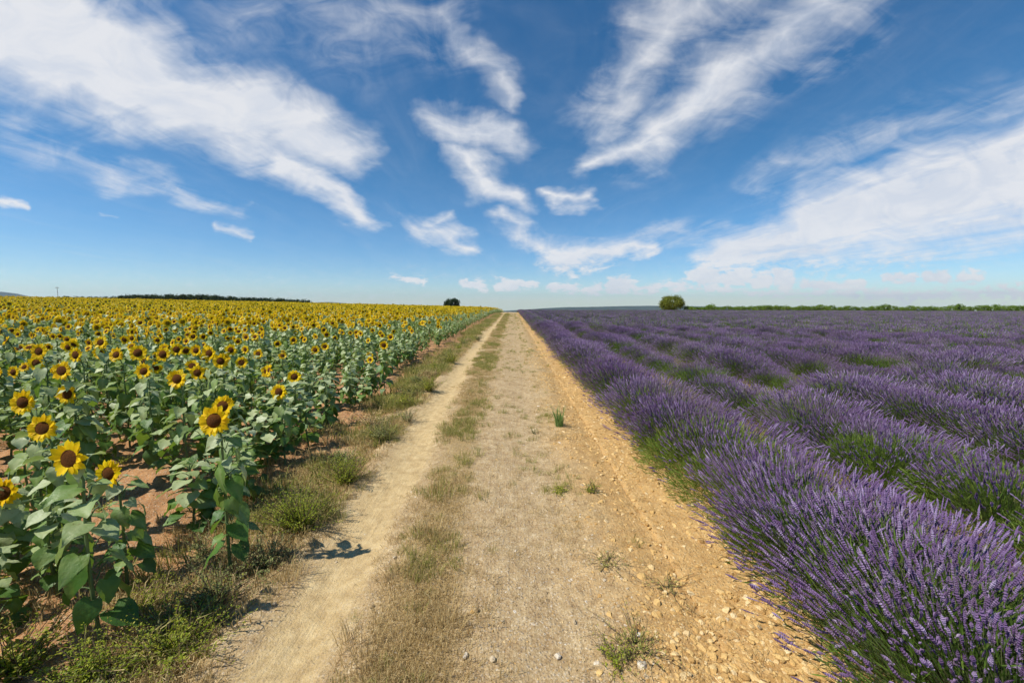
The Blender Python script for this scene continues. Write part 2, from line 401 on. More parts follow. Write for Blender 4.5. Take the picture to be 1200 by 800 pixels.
# ------------------------------------------------------------------ sunflower
def leaf_t(droop, fold, wav, seed, lo=False):
    if lo:
        t = np.array([-.06, .3, .7, 1.0]); w = np.array([.34, .45, .27, .0]); cc = np.array([-1, 0, 1])
    else:
        t = np.array([-.04, .08, .22, .4, .58, .76, .9, 1.0]); w = np.array([.30, .43, .48, .44, .34, .20, .09, .0]); cc = np.array([-1, -.5, 0, .5, 1])
    V = []
    for i, (tt, ww) in enumerate(zip(t, w)):
        for c in cc:
            y = tt - (.10 * abs(c) if i == 0 else 0) - .05 * abs(c) * (1 - tt)
            x = c * ww
            z = -droop * max(tt, 0) ** 1.7 + fold * abs(x) - .25 * abs(x) ** 2 * droop
            z += wav * abs(c) * math.sin(tt * 11 + c * 2 + seed)
            V.append((x, y, z))
    return np.array(V), gridf(len(t), len(cc))
rs0 = np.random.default_rng(3)
LT = [leaf_t(.30, .22, .05, 1), leaf_t(.5, .10, .06, 2), leaf_t(.15, .3, .04, 3), leaf_t(.7, .15, .05, 4)]
LDL = np.array([.09 if abs(v[0]) < 1e-6 else rs0.uniform(-.05, .05) for v in LT[0][0]])
LTL = [leaf_t(.35, .2, 0, 1, True), leaf_t(.6, .12, 0, 2, True)]
def sf_stem(r, hgt=1.0):
    n = 9; t = np.linspace(0, 1, n); b = r.uniform(-.03, .03, 2)
    x = b[0] * np.sin(t * 3.1); y = b[1] * np.sin(t * 3.1)
    y = y - .05 * np.clip((t - .88) / .12, 0, 1) ** 1.5
    return np.stack([x, y, t * hgt], 1)
def sf_leaves(r, P, n=13, lo=False, zmin=.16):
    ch = []; T = LTL if lo else LT
    ph = r.uniform(0, 6.28)
    k = 4
    groups = {i: [] for i in range(len(T))}
    for i in range(n):
        f = zmin + (.93 - zmin) * (i + r.uniform(-.3, .3)) / (n - 1); f = min(max(f, .1), .95)
        a = ph + i * 2.39996 + r.uniform(-.4, .4)
        p0 = np.array([np.interp(f * P[-1, 2], P[:, 2], P[:, j]) for j in range(3)])
        pl = r.uniform(.06, .13) * (1.15 - .5 * f); el = r.uniform(.2, .9)
        d = np.array([math.cos(a), math.sin(a), 0])
        p1 = p0 + d * pl * math.cos(el) + np.array([0, 0, pl * math.sin(el)])
        L_ = r.uniform(.09, .16) * (1.05 - .45 * max(0, f - .6) / .4)
        pitch = r.uniform(-.75, .1) if f < .6 else r.uniform(-.5, .25)
        if r.random() < .3: pitch = r.uniform(-1.2, -.7)
        groups[int(r.integers(len(T)))].append((p1, a - math.pi / 2, pitch, L_, r.uniform(-.4, .4), f))
        if not lo: ch.append(tube([p0, (p0 + p1) / 2 + np.array([0, 0, .012]), p1], [.0045, .0035, .003], 4, 1, .4))
    for gi_, lst in groups.items():
        if not lst: continue
        Mx = eul([q[2] for q in lst], [q[4] for q in lst], [q[1] for q in lst])
        rr = np.array([(.0 + .12 * r.random() if (q[5] < .45 and r.random() < .28) else min(1, max(.15, .06 + q[5] * .85 + r.uniform(-.22, .22)))) for q in lst])  # paler up the stem, painting glare onto the upper leaves
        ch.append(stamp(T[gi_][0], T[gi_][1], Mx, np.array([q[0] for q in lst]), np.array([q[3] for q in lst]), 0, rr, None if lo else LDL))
    return ch
def petal_t(lo=False):
    t = np.array([0, .35, .7, 1.0]); w = np.array([.3, .5, .42, .0]); cc = [-1, 0, 1]
    if lo: t = np.array([0, .5, 1.]); w = np.array([.35, .55, 0.]); cc = [-1, 1]
    V = [(c * ww * .62, tt, .10 * abs(c) * ww - .10 * tt * tt) for tt, ww in zip(t, w) for c in cc]
    return np.array(V), gridf(len(t), len(cc))
def sf_petals(r, n=17, lo=False):
    """in XY plane, facing +Z"""
    V, Fc = petal_t(lo); ch = []
    for ring in range(1 if lo else 2):
        a = (np.arange(n) + .5 * ring) * 2 * math.pi / n + r.uniform(-.08, .08, n)
        L_ = (r.uniform(.038, .062, n) if not lo else r.uniform(.046, .058, n)) * (1 if ring == 0 else .95)
        if lo: L_ = L_ * 1.05
        tilt = r.uniform(-.35, .55, n) + (.15 if ring else 0)
        Mx = eul(tilt, r.uniform(-.3, .3, n), a)
        T = np.stack([-np.sin(a) * .048, np.cos(a) * .048, np.full(n, .004 + .004 * ring)], 1)
        ch.append(stamp(V, Fc, Mx, T, L_, 0, r.random(n)))
    return ch
def dome(rad, hgt, k, rings, z0=0, m=0, rnd=.5, flip=False):
    V = [(0, 0, z0 + hgt)]; Fc3 = []; Fc = []
    for i in range(1, rings + 1):
        f = i / rings
        for j in range(k):
            a = j * 2 * math.pi / k
            V.append((rad * f * math.cos(a), rad * f * math.sin(a), z0 + hgt * (1 - f ** 2.4)))
    Fc3 = [[0, 1 + j, 1 + (j + 1) % k, 0] for j in range(k)]
    Fc = [[1 + i * k + j, 1 + (i + 1) * k + j, 1 + (i + 1) * k + (j + 1) % k, 1 + i * k + (j + 1) % k] for i in range(rings - 1) for j in range(k)]
    T3 = np.array([f[:3] for f in Fc3]); Q = np.array(Fc)
    return [(np.array(V), T3, m, rnd)] + ([(np.array(V), Q, m, rnd)] if len(Q) else [])
def sf_back(r):
    ch = dome(.055, -.03, 14, 3, 0, 0, .4)
    n = 16; a = np.arange(n) * 2 * math.pi / n
    V = np.array([(-.35, 0, 0), (.35, 0, 0), (.3, .5, -.04), (-.3, .5, -.04), (0, 1.1, .05)])
    ch.append(stamp(V, [[0, 1, 2, 3]], eul(-.1 + 0 * a, 0 * a, a), np.stack([-np.sin(a) * .042, np.cos(a) * .042, -.006 + 0 * a], 1), .033, 0, r.random(n)))
    ch.append(stamp(V, [[3, 2, 4]], eul(-.1 + 0 * a, 0 * a, a), np.stack([-np.sin(a) * .042, np.cos(a) * .042, -.006 + 0 * a], 1), .033, 0, r.random(n)))
    return ch
rs = np.random.default_rng(11)
STEMS = [sf_stem(rs) for _ in range(4)]
me_stem = [mk('sunflower_stem', [tube(P, np.linspace(.011, .006, len(P)), 6)], [M['sf_stem']]) for P in STEMS]
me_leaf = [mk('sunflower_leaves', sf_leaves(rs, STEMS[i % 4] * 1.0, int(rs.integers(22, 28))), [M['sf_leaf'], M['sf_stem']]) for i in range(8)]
me_pet = [mk('sunflower_petals', sf_petals(rs, int(rs.integers(13, 20))), [M['petal']]) for _ in range(9)]
me_disc = [mk('sunflower_disc', dome(.0535, .016, 20, 5, .004), [M['disc']])]
me_back = [mk('sunflower_receptacle', sf_back(rs), [M['sf_stem']])]

def place_head(par, hgt, D, yaw, tilt, k):
    """green receptacle with petals and seed disc ; face direction local -Y tilted up"""
    hd = link('flower_head', me_back[0], par)
    Rm = eul(math.pi / 2 - tilt, 0, yaw)[0]
    hd.rotation_euler = (math.pi / 2 - tilt, 0, yaw)
    s = D / .205; hd.scale = (s, s, s)
    hd.location = (0, -.055 * hgt, hgt * .997)
    link('petals', me_pet[k % 9], hd); ds_ = link('seed_disc', me_disc[0], hd); w_ = random.uniform(.82, 1.06); ds_.scale = (w_, w_, random.uniform(.7, 1.5))
    return hd
def sunflower(x, y, hgt, D=.2, yaw=0., tilt=.15, head=True, label='', group=None):
    e = link('sunflower', None, label=label, cat='sunflower', group=group, loc=(x, y, float(ground_z(x, y)) - .01))
    e.rotation_euler = (0, 0, yaw)
    k = random.randrange(100)
    s = link('stem', me_stem[k % 4], e); s.scale = (1.0, 1.0, hgt)
    if head: place_head(e, hgt, D, 0, tilt, k)
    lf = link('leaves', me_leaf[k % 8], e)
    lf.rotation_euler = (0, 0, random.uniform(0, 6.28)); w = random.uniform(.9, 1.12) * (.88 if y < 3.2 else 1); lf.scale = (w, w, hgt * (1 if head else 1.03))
    return e

# heads measured in the photograph: px, py, width in px, label
HERO = [
 (85, 535, 45, 'large sunflower lower left, slightly bigger head of the two front blooms'),
 (127, 548, 36, 'sunflower with bare upper stem, right hand one of the two front blooms'),
 (50, 498, 33, 'wide oval sunflower head above and left of the two front blooms'),
 (29, 461, 30, 'sunflower hiding another bloom right behind its top edge at the left'),
 (80, 456, 25, 'single sunflower above the bare brown soil gap at the left'),
 (252, 490, 37, 'biggest round sunflower at the path side with a second bloom behind its shoulder'),
 (261, 473, 27, 'sunflower peeking out behind the biggest round bloom near the path'),
 (170, 436, 20, 'lone sunflower above a bank of pale leaves, left of a wider pair'),
 (209, 440, 24, 'wider left bloom of the close pair in the third row of flowers'),
 (231, 435, 18, 'smaller right bloom of the close pair in the third row of flowers'),
 (75, 429, 24, 'tall sunflower with a drooping lower petal at the far left'),
 (327, 460, 20, 'nearest sunflower to the dirt path, alone above red soil'),
 (344, 443, 17, 'small sunflower directly behind the one nearest to the dirt path'),
 (313, 436, 15, 'small sunflower in a line with the two nearest to the path, furthest back'),
 (16, 434, 15, 'small low sunflower almost touching the left picture edge'),
 (43, 426, 18, 'lower bloom of a stacked pair at the left, below a larger one'),
 (48, 413, 20, 'upper bloom of the stacked pair at the left'),
 (92, 415, 19, 'sunflower just right and above the tall bloom with drooping petal'),
 (119, 402, 16, 'upper left bloom of the loose middle distance cluster'),
 (118, 415, 16, 'sunflower straight below another of its size in the middle distance'),
 (138, 411, 18, 'yellowest sunflower of the middle distance cluster with small centre'),
 (162, 414, 20, 'right end bloom of the middle distance cluster'),
 (192, 417, 18, 'left bloom under the crowded group in the middle distance'),
 (207, 408, 16, 'bloom standing above its neighbour in the crowded group'),
 (231, 408, 15, 'narrow bloom between two crowded groups'),
 (247, 413, 20, 'left bloom of the crowded triangle group'),
 (258, 422, 18, 'lowest bloom of the crowded triangle group'),
 (271, 411, 15, 'right bloom of the crowded triangle group'),
 (282, 425, 15, 'single bloom right of the crowded triangle group'),
 (369, 407, 11, 'bloom in the front pair facing the path, mid distance'),
 (380, 404, 10, 'right bloom of the front pair facing the path, mid distance'),
 (433, 412, 8, 'low bloom at the leafy edge row, left of a brighter one'),
 (449, 402, 11, 'bright bloom at the leafy edge row beside the path verge'),
 (458, 396, 9, 'tallest bloom of the leafy edge row beside the path verge'),
 (303, 413, 13, 'sunflower above two smaller ones near the path side'),
 (-2, 566, 30, 'sunflower cut by the left edge of the picture, petals just visible'),
]
placed = []
for px, py, w, lab in HERO:
    a, e = ray(px, py)
    D = .19 + random.uniform(-.01, .015)
    y = D * F / w
    for _ in range(3):
        hgt = CAMH + e * y - float(H(a * y, y))
        if hgt > 1.28: y *= 1.1
        if hgt < .8: y *= .93
    x = a * y
    y += .05
    sunflower(x, y, hgt, D * w * y / (D * F) if False else D, yaw=random.uniform(-.12, .28), tilt=random.uniform(.05, .25), label=lab)
    placed.append((x, y))
# the rest, in rows along the track
cand = []
i = 0; xr_ = -2.75
while xr_ > -330:
    sp = .32 if xr_ > -60 else .42
    yy = np.arange(1.8, 165, sp); n = len(yy)
    yj = yy + rng.uniform(-.13, .13, n); xj = xr_ + rng.uniform(-.14, .14, n)
    keep = (xj / np.maximum(yj, .1) > -1.62)
    cand.append(np.stack([xj[keep], yj[keep]], 1))
    xr_ -= .62 if xr_ > -60 else .85
cand = np.concatenate(cand)
edge_n = fbm(cand[:, 0] / 2.5, cand[:, 1] / 3.5, 55)
xe = -2.75 - .5 * np.clip(cand[:, 1] / 20, 0, 1)
dd = np.hypot(cand[:, 0], cand[:, 1])
ok = ~((dd < 14) & (edge_n > .64)) & ~((dd >= 14) & (edge_n > .74) & (dd < 40))
ok &= cand[:, 0] < xe + .15
ok &= ~((cand[:, 1] < 4.4) & (rng.random(len(cand)) < .5))
pl = np.array(placed)
near = np.min(np.hypot(cand[:, 0:1] - pl[None, :, 0], cand[:, 1:2] - pl[None, :, 1]), axis=1) < .27
ok &= ~near
ok &= rng.random(len(cand)) > .12
# keep only those whose plant can be in the frame when near
ok &= ~((cand[:, 0] / cand[:, 1] < -1.36) & (dd < 14))
ok &= ~((cand[:, 1] < 3.0) & (cand[:, 0] > -2.9))
cand = cand[ok]; cand = cand[np.argsort(np.hypot(cand[:, 0], cand[:, 1]))]
eprob = np.clip((-cand[:, 0] - 2.6) / 5.0, .12, .97)
eprob = np.where(cand[:, 1] < 5.2, 0.0, eprob)
hh = 1.06 + rng.normal(0, .09, len(cand)) - .14 * np.clip((cand[:, 0] + 6) / 3, 0, 1)
headf = rng.random(len(cand)) < eprob
hh = np.where(headf, hh, hh * rng.uniform(.6, .88, len(cand)))
NIND = 286 - len(HERO)
indiv_band = []
for k in range(NIND):
    x, y = cand[k]
    d_ = math.hypot(x, y)
    if headf[k]:
        lab = ('sunflower in the loose rows just behind the measured front blooms' if False else
               'sunflower with open bloom in the rows closest to the path verge' if x > -5 else
               'sunflower with open bloom standing among pale leaves in the nearer rows' if d_ < 9 else
               'sunflower with open bloom where the field first closes into a yellow band')
    else:
        lab = ('leafy sunflower without an open bloom among the front blooms, dark heart shaped leaves' if y < 5.2 else
               'leafy sunflower without an open bloom in the edge rows by the verge' if x > -5 else
               'leafy sunflower without an open bloom deeper inside the field')
    sunflower(float(x), float(y), float(hh[k]), float(rng.uniform(.135, .205)), float(rng.normal(0., .36)), float(rng.normal(.12, .26)), bool(headf[k]), lab, 'sunflowers with bloom in the field' if headf[k] else 'leafy sunflowers without bloom')
for px, py, h_ in [(226, 618, .62), (268, 606, .58), (282, 586, .62), (70, 700, .62), (20, 655, .7), (222, 562, .72), (292, 566, .6), (305, 546, .66), (40, 596, .75), (170, 540, .75), (330, 548, .6), (362, 524, .66), (384, 500, .7), (4, 730, .5), (60, 560, .8), (345, 500, .75), (410, 482, .7)]:
    a, e_ = ray(px, py); y = CAMH / -e_; x = a * y
    if min(math.hypot(x - q[0], y - q[1]) for q in placed) < .16: x -= .15
    sunflower(x, y, h_, head=False, yaw=random.uniform(0, 6), label='low leafy sunflower without a bloom filling the front rows beside the blooming ones', group='leafy sunflowers in the front rows')
# stuff rest : mid and low detail joined meshes
def sf_joined(r, lo, head):
    P = STEMS[int(r.integers(4))]
    ch = [tube(P[::2] if lo else P, np.linspace(.011, .006, len(P[::2] if lo else P)), 3 if lo else 5, 1)]
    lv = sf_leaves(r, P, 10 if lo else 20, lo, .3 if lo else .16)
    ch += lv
    if head:
        t_ = r.uniform(-.05, .35); Rm = eul(math.pi / 2 - t_, 0, 0)[0]; off = np.array([0, -.05, .997]); s = r.uniform(.9, 1.05) * (1.22 if lo else 1.0)
        hc = [(V, Fc, 2, rr) for V, Fc, _, rr in sf_petals(r, 11 if lo else 15, lo)] + [(V, Fc, 3, rr) for V, Fc, _, rr in dome(.030 if lo else .048, .016, 8 if lo else 14, 1 if lo else 3, .005)]
        hc += [(V, Fc, 1, rr) for V, Fc, _, rr in dome(.06, -.03, 7, 1, 0)]
        ch += [((np.asarray(V) * s) @ Rm.T + off, Fc, m_, rr) for V, Fc, m_, rr in hc]
    return mk('sunflower_far', ch, [M['sf_leaf'], M['sf_stem'], M['petal'], M['disc']])
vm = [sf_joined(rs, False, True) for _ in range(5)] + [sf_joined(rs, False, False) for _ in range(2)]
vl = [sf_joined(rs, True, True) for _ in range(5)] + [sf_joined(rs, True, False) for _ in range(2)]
r2 = np.random.default_rng(99)
ex, ey = np.meshgrid(-2.85 - .62 * np.arange(34), np.arange(-3, 13, .34)); ex = ex.ravel(); ey = ey.ravel()
k = (ex / np.maximum(ey, .05) < -1.42) & (ex > -22) & (fbm(ex / 2.5, ey / 3.5, 55) < .66) & (r2.random(len(ex)) > .15)
ex = ex[k] + r2.uniform(-.13, .13, k.sum()); ey = ey[k] + r2.uniform(-.12, .12, k.sum())
rest = np.concatenate([cand[NIND:], np.stack([ex, ey], 1)]); hr = np.concatenate([hh[NIND:], r2.normal(1.0, .09, len(ex))]); hf = np.concatenate([headf[NIND:], r2.random(len(ex)) < .8]); dr = np.hypot(rest[:, 0], rest[:, 1])
n = len(rest)
hi = dr < 30
ix = np.where(hf, rng.integers(0, 5, n), rng.integers(5, 7, n)) + np.where(hi, 0, 7)
z = H(rest[:, 0], rest[:, 1])
rot = np.stack([rng.normal(0, .12, n), rng.normal(0, .10, n), rng.normal(0, .4, n)], 1)
scatter('sunflower_field', np.stack([rest[:, 0], rest[:, 1], z], 1), rot, hr, ix, vm + vl, [M['sf_leaf'], M['sf_stem'], M['petal'], M['disc']],
        'dense yellow carpet of far sunflowers running to the horizon left of the path', 'sunflower field')
print('sunflowers', n)

# ------------------------------------------------------------------ lavender
def spike_t(k, prof):
    V = []; n = len(prof)
    for i, (z_, r_) in enumerate(prof):
        for j in range(k):
            a = (j + .5 * (i % 2)) * 2 * math.pi / k; V.append((r_ * math.cos(a), r_ * math.sin(a), z_))
    Fc = [[i * k + j, i * k + (j + 1) % k, (i + 1) * k + (j + 1) % k, (i + 1) * k + j] for i in range(n - 1) for j in range(k)]
    return np.array(V), np.array(Fc)
SP_HI = []
for q_ in range(3):
    pr = [(-.016, .0008), (-.012, .0036), (-.008, .0008), (.002, .0009)]; z_ = .004
    for w_ in range(6):
        pr += [(z_, [.0042, .0058, .0066, .0062, .0056, .0040][w_] * random.uniform(.8, 1.15)), (z_ + random.uniform(.003, .005), random.uniform(.0022, .0036))]; z_ += random.uniform(.007, .0098)
    pr += [(z_ + .002, .0006)]
    SP_HI.append(spike_t(5, pr))
SP_MID = spike_t(4, [(0, .001), (.010, .0062), (.018, .0020), (.028, .0070), (.038, .0022), (.048, .0058), (.060, .001)])
SP_LO = spike_t(3, [(0, .002), (.03, .011), (.075, .002)])
def lav(r, n, spike, sw, nleaf, lw, seed, gaps=.42, Rr=1.0):
    # directions over the dome
    th = np.arccos(1 - r.random(n) * .80)            # 0..~78 deg
    ph = r.uniform(0, 6.283, n)
    gn = fbm(th * 1.6 + seed * 7.3, np.cos(ph) * 1.4 + 9, seed, 3) + .0 * ph
    gn = .5 * gn + .5 * fbm(np.sin(ph) * 1.5 + seed * 3, np.cos(ph) * 1.5 + th, seed + 5, 3)
    k = gn > gaps
    th = th[k]; ph = ph[k]; n = len(th)
    base = np.stack([np.cos(ph), np.sin(ph), 0 * ph], 1) * (r.uniform(.0, .22, n) * np.sin(th))[:, None]
    base[:, 2] = .05
    L_ = (.50 + .26 * np.sin(th)) * r.uniform(.72, 1.03, n) * Rr
    d0 = np.stack([np.sin(th) * np.cos(ph), np.sin(th) * np.sin(ph), np.cos(th)], 1)
    up = np.array([0, 0, 1.])
    dm = d0 + up * .38 * np.clip(np.cos(th) * 1.6, .1, 1)[:, None] + r.normal(0, .13, (n, 3))       # end direction, lifted a little
    dm /= np.linalg.norm(dm, axis=1, keepdims=True)
    p0 = base; p1 = base + d0 * (L_ * .55)[:, None]; p2 = p1 + dm * (L_ * .45)[:, None]
    low = p2[:, 2] < .05; p2[low, 2] = r.uniform(.04, .12, low.sum())
    # stems : ribbons p1-ish -> p2
    side = np.cross(dm, r.normal(0, 1, (n, 3))); side /= np.linalg.norm(side, axis=1, keepdims=True); side *= lw
    pa = base + d0 * (L_ * .25)[:, None]
    V = np.stack([pa - side, pa + side, p1 + side, p1 - side, p2 + side * .7, p2 - side * .7], 1).reshape(-1, 3)
    q = (np.arange(n) * 6)[:, None]
    Fs = np.concatenate([q + [0, 1, 2, 3], q + [3, 2, 4, 5]])
    stems = (V, Fs, 1, np.repeat(r.random(n), 6))
    sc = r.uniform(.6, 1.3, n) * sw; bud = r.random(n) < .15; sc = np.where(bud, sc * .55, sc)
    tw = frame(dm + r.normal(0, .08, (n, 3)))
    spikes = stamp(spike[0], spike[1], tw, p2 - dm * .01, np.stack([sc, sc, r.uniform(.6, 1.4, n)], 1), 0, r.random(n))
    # foliage
    m_ = nleaf
    th = np.arccos(1 - r.random(m_) * .95); ph = r.uniform(0, 6.283, m_)
    d = np.stack([np.sin(th) * np.cos(ph), np.sin(th) * np.sin(ph), np.cos(th)], 1)
    lump = .75 + .5 * fbm(np.sin(ph) * 2 + seed, np.cos(ph) * 2 + th * 2, seed + 9, 3)
    rad = (.20 + .36 * r.random(m_) ** .55) * lump
    pb = d * rad[:, None] * np.array([1.12, 1.12, .86]); pb[:, 2] += .03
    dirn = d + r.normal(0, .35, (m_, 3)) + up * .35; dirn /= np.linalg.norm(dirn, axis=1, keepdims=True)
    ll = r.uniform(.05, .10, m_) * (1 + 2.0 * (lw > .002)); wd = r.uniform(.0022, .0038, m_) * (1 + 2.2 * (lw > .002))
    side = np.cross(dirn, r.normal(0, 1, (m_, 3))); side /= np.linalg.norm(side, axis=1, keepdims=True); side *= wd[:, None]
    V = np.stack([pb - side * .5, pb + side * .5, pb + dirn * (ll * .55)[:, None] + side, pb + dirn * (ll * .55)[:, None] - side, pb + dirn * ll[:, None]], 1).reshape(-1, 3)
    q = (np.arange(m_) * 5)[:, None]; rr = np.repeat(r.random(m_), 5)
    leaves = [(V, q + [0, 1, 2, 3], 0, rr), (V, q + [3, 2, 4], 0, rr)]
    return leaves, [spikes, stems]
rl_ = np.random.default_rng(5)
LH = []; 
for s_ in range(6):
    lv, sp = lav(rl_, [1900, 2100, 1700, 1450, 2000, 1800][s_], SP_HI[s_ % 3], .95, 6000, .0011, s_ + 1, [.46, .42, .53, .58, .45, .50][s_])
    LH.append((mk('lavender_foliage', lv, [M['lav_leaf']]), mk('lavender_spikes', sp, [M['lav'], M['lav_stem']], False)))
LM = []
for s_ in range(4):
    lv, sp = lav(rl_, 1250, SP_MID, 1.0, 2300, .0015, s_ + 21, [.42, .49, .40, .55][s_])
    LM.append((mk('lavender_foliage_mid', lv, [M['lav_leaf']]), mk('lavender_spikes_mid', sp, [M['lav'], M['lav_stem']])))
LJ = []
for s_ in range(4):
    lv, sp = lav(rl_, 430, SP_LO, 1.0, 420, .0024, s_ + 41, [.38, .42, .36, .44][s_])
    LJ.append(mk('lavender_far', sp + [(V, Fc, 2, rr) for V, Fc, _, rr in lv], [M['lav'], M['lav_stem'], M['lav_leaf']], False))
cand = []
xr_ = 2.16; row = 0
while xr_ < 190:
    yy = np.arange(.35, 112, .56); n = len(yy)
    yj = yy + rng.uniform(-.12, .12, n); xj = xr_ + rng.uniform(-.10, .10, n)
    cand.append(np.stack([xj, yj, np.full(n, row)], 1)[(xj / np.maximum(yj, .3)) < 1.7])
    xr_ += 1.80; row += 1
# the first row needs bushes right beside the camera
cand.append(np.array([[2.42, .95, 0], [2.62, 1.5, 0]]))
cand = np.concatenate(cand)
gap = fbm(cand[:, 0] / 2.2, cand[:, 1] / 2.2, 65, 3)
dd = np.hypot(cand[:, 0], cand[:, 1])
small = (gap > .64) & (cand[:, 2] > 0)
dd = np.hypot(cand[:, 0], cand[:, 1]); cand = cand[np.argsort(dd)]
ang = cand[:, 0] / np.maximum(cand[:, 1], .1)
vis = (cand[:, 0] - .5) / np.maximum(cand[:, 1] + .45, .1) < 1.25
cand = cand[vis | (np.arange(len(cand)) > 10000) | (cand[:, 1] > 6)]
scl = rng.uniform(.88, 1.12, len(cand)); scl = np.where(fbm(cand[:, 0] / 2.2, cand[:, 1] / 2.2, 65, 3) > .64, scl * .78, scl) * np.where(cand[:, 2] == 0, 1.05, 1.0)
vs = fbm(cand[:, 0] / 5, cand[:, 1] / 5, 66, 3)
count = 0; taken = np.zeros(len(cand), bool)
rowname = ['front row edging the path', 'second row from the path', 'third row from the path', 'fourth row from the path']
for k in range(len(cand)):
    if count >= 300: break
    x, y, rw = cand[k]
    if (x - .6) / (y + .5) > 1.28: continue
    taken[k] = True; count += 1
    d_ = math.hypot(x, y); hi = d_ < 6.5
    vi = random.randrange(6 if hi else 4); fo, sp = (LH if hi else LM)[vi]
    s = float(scl[k])
    if rw < 4:
        lab = 'lavender bush in the ' + rowname[int(rw)]
        if d_ < 3.2: lab = 'large lavender bush with separate flower spikes in the foreground, ' + rowname[int(rw)]
        elif d_ < 6.5: lab = 'purple lavender bush with green shoots a few steps on, ' + rowname[int(rw)]
        elif d_ < 12: lab = 'lavender bush at middle distance, ' + rowname[int(rw)]
        else: lab = 'small looking lavender bush further up the ' + rowname[int(rw)]
    else: lab = 'lavender bush in the rows beyond the fourth, away from the path'
    e = link('lavender_bush', None, label=lab, cat='lavender', group='lavender bushes planted in rows', loc=(float(x), float(y), float(H(x, y)) + .0))
    e.rotation_euler = (random.uniform(-.06, .06), random.uniform(-.06, .06), random.uniform(0, 6.28)); e.scale = (s, s, s * random.uniform(.92, 1.08))
    link('foliage', fo, e); link('flower_spikes', sp, e)
ex, ey = np.meshgrid(2.16 + 1.80 * np.arange(14), np.arange(-3, 13, .56)); ex = ex.ravel(); ey = ey.ravel()
k = ((ex - .5) / np.maximum(ey + .45, .1) >= 1.25) & ((ey < 6) | (ex / np.maximum(ey, .1) >= 1.7)); ex = ex[k] + r2.uniform(-.1, .1, k.sum()); ey = ey[k] + r2.uniform(-.12, .12, k.sum())
rest = np.concatenate([cand[~taken], np.stack([ex, ey, 0 * ex], 1)]); rsz = np.concatenate([scl[~taken], r2.uniform(.88, 1.1, len(ex))]); dr = np.hypot(rest[:, 0], rest[:, 1]); n = len(rest)
mid = dr < 26
LMJ = []
for s_ in range(3):
    lv, sp = lav(rl_, 850, SP_MID, 1.15, 1600, .0020, s_ + 61, [.42, .50, .40][s_])
    LMJ.append(mk('lavender_mid', sp + [(V, Fc, 2, rr) for V, Fc, _, rr in lv], [M['lav'], M['lav_stem'], M['lav_leaf']]))
ix = np.where(mid, rng.integers(0, 3, n), rng.integers(3, 7, n))
scatter('lavender_field', np.stack([rest[:, 0], rest[:, 1], H(rest[:, 0], rest[:, 1])], 1), np.stack([0 * dr, 0 * dr, rng.uniform(0, 6.28, n)], 1), rsz, ix,
        LMJ + LJ, [M['lav'], M['lav_stem'], M['lav_leaf']], 'far lavender rows merging into a purple plain right of the path', 'lavender field')
print('lavender', n, count)

# ------------------------------------------------------------------ grasses and weeds
def tuft(r, n, hgt, spread, w, mat, lean=.5, heads=False):
    a = r.uniform(0, 6.283, n); rr = spread * r.random(n) ** .7
    b = np.stack([np.cos(a) * rr, np.sin(a) * rr, -.01 + 0 * a], 1)
    hd = r.uniform(0, 6.283, n); le = r.uniform(.05, lean, n) + rr / max(spread, .01) * .3
    out = np.stack([np.cos(a) * .6 + np.cos(hd) * .6, np.sin(a) * .6 + np.sin(hd) * .6, 0 * a], 1)
    hh_ = hgt * r.uniform(.45, 1.1, n)
    side = np.stack([-np.sin(hd), np.cos(hd), 0 * hd], 1) * (w * r.uniform(.6, 1.3, n))[:, None]
    up = np.array([0, 0, 1.])
    P1 = b + up * (hh_ * .45)[:, None] + out * (hh_ * le * .2)[:, None]
    P2 = b + up * (hh_ * .8)[:, None] + out * (hh_ * le * .55)[:, None]
    P3 = b + up * (hh_ * (1 - le * .35))[:, None] + out * (hh_ * le * 1.1)[:, None]
    V = np.stack([b - side, b + side, P1 + side * .9, P1 - side * .9, P2 + side * .6, P2 - side * .6, P3], 1).reshape(-1, 3)
    q = (np.arange(n) * 7)[:, None]; rn = np.repeat(r.random(n), 7)
    return [(V, np.concatenate([q + [0, 1, 2, 3], q + [3, 2, 4, 5]]), 0, rn), (V, q + [5, 4, 6], 0, rn)]
def weed(r, nst, hgt, spread, lf, nl, wid=.4):
    """branching leafy weed: chunks leaves(0), stems(1)"""
    stems = []; LP = []; LD = []; LS = []
    for i in range(nst):
        a = r.uniform(0, 6.283); le = r.uniform(.1, 1.0)
        t = np.linspace(0, 1, 5)
        o_ = np.array([math.cos(a), math.sin(a), 0])
        L_ = hgt * r.uniform(.55, 1.1)
        P = o_ * .02 + np.outer(t, np.array([0, 0, 1]) * L_ * (1 - .35 * le)) + np.outer(t ** 1.4, o_ * spread * le)
        P = P + np.cumsum(r.normal(0, .012, P.shape), 0)
        stems.append(tube(P, np.linspace(.0022, .001, 5) * (1 + hgt), 3, 1, .5))
        for j in range(nl):
            f = r.uniform(.15, 1.0); p = np.array([np.interp(f, t, P[:, c_]) for c_ in range(3)])
            q = r.normal(0, 1, 3); q[2] = abs(q[2]) * .5 + .1; q /= np.linalg.norm(q)
            LP.append(p + q * lf * .4); LD.append(q); LS.append(lf * r.uniform(.6, 1.3) * (1.15 - .5 * f))
    V = np.array([(0, 0, 0), (wid, 0, .5), (0, .12, .45), (-wid, 0, .5), (0, .0, 1.)])
    ch = [stamp(V, [[0, 1, 2], [0, 2, 3], [1, 4, 2], [2, 4, 3]], frame(np.array(LD)), np.array(LP), np.array(LS), 0)]
    return ch, stems
rg = np.random.default_rng(21)
tv = [mk('dry_tuft', tuft(rg, 34, .05, .07, .0013, None, .9), [M['dry']]) for _ in range(4)]
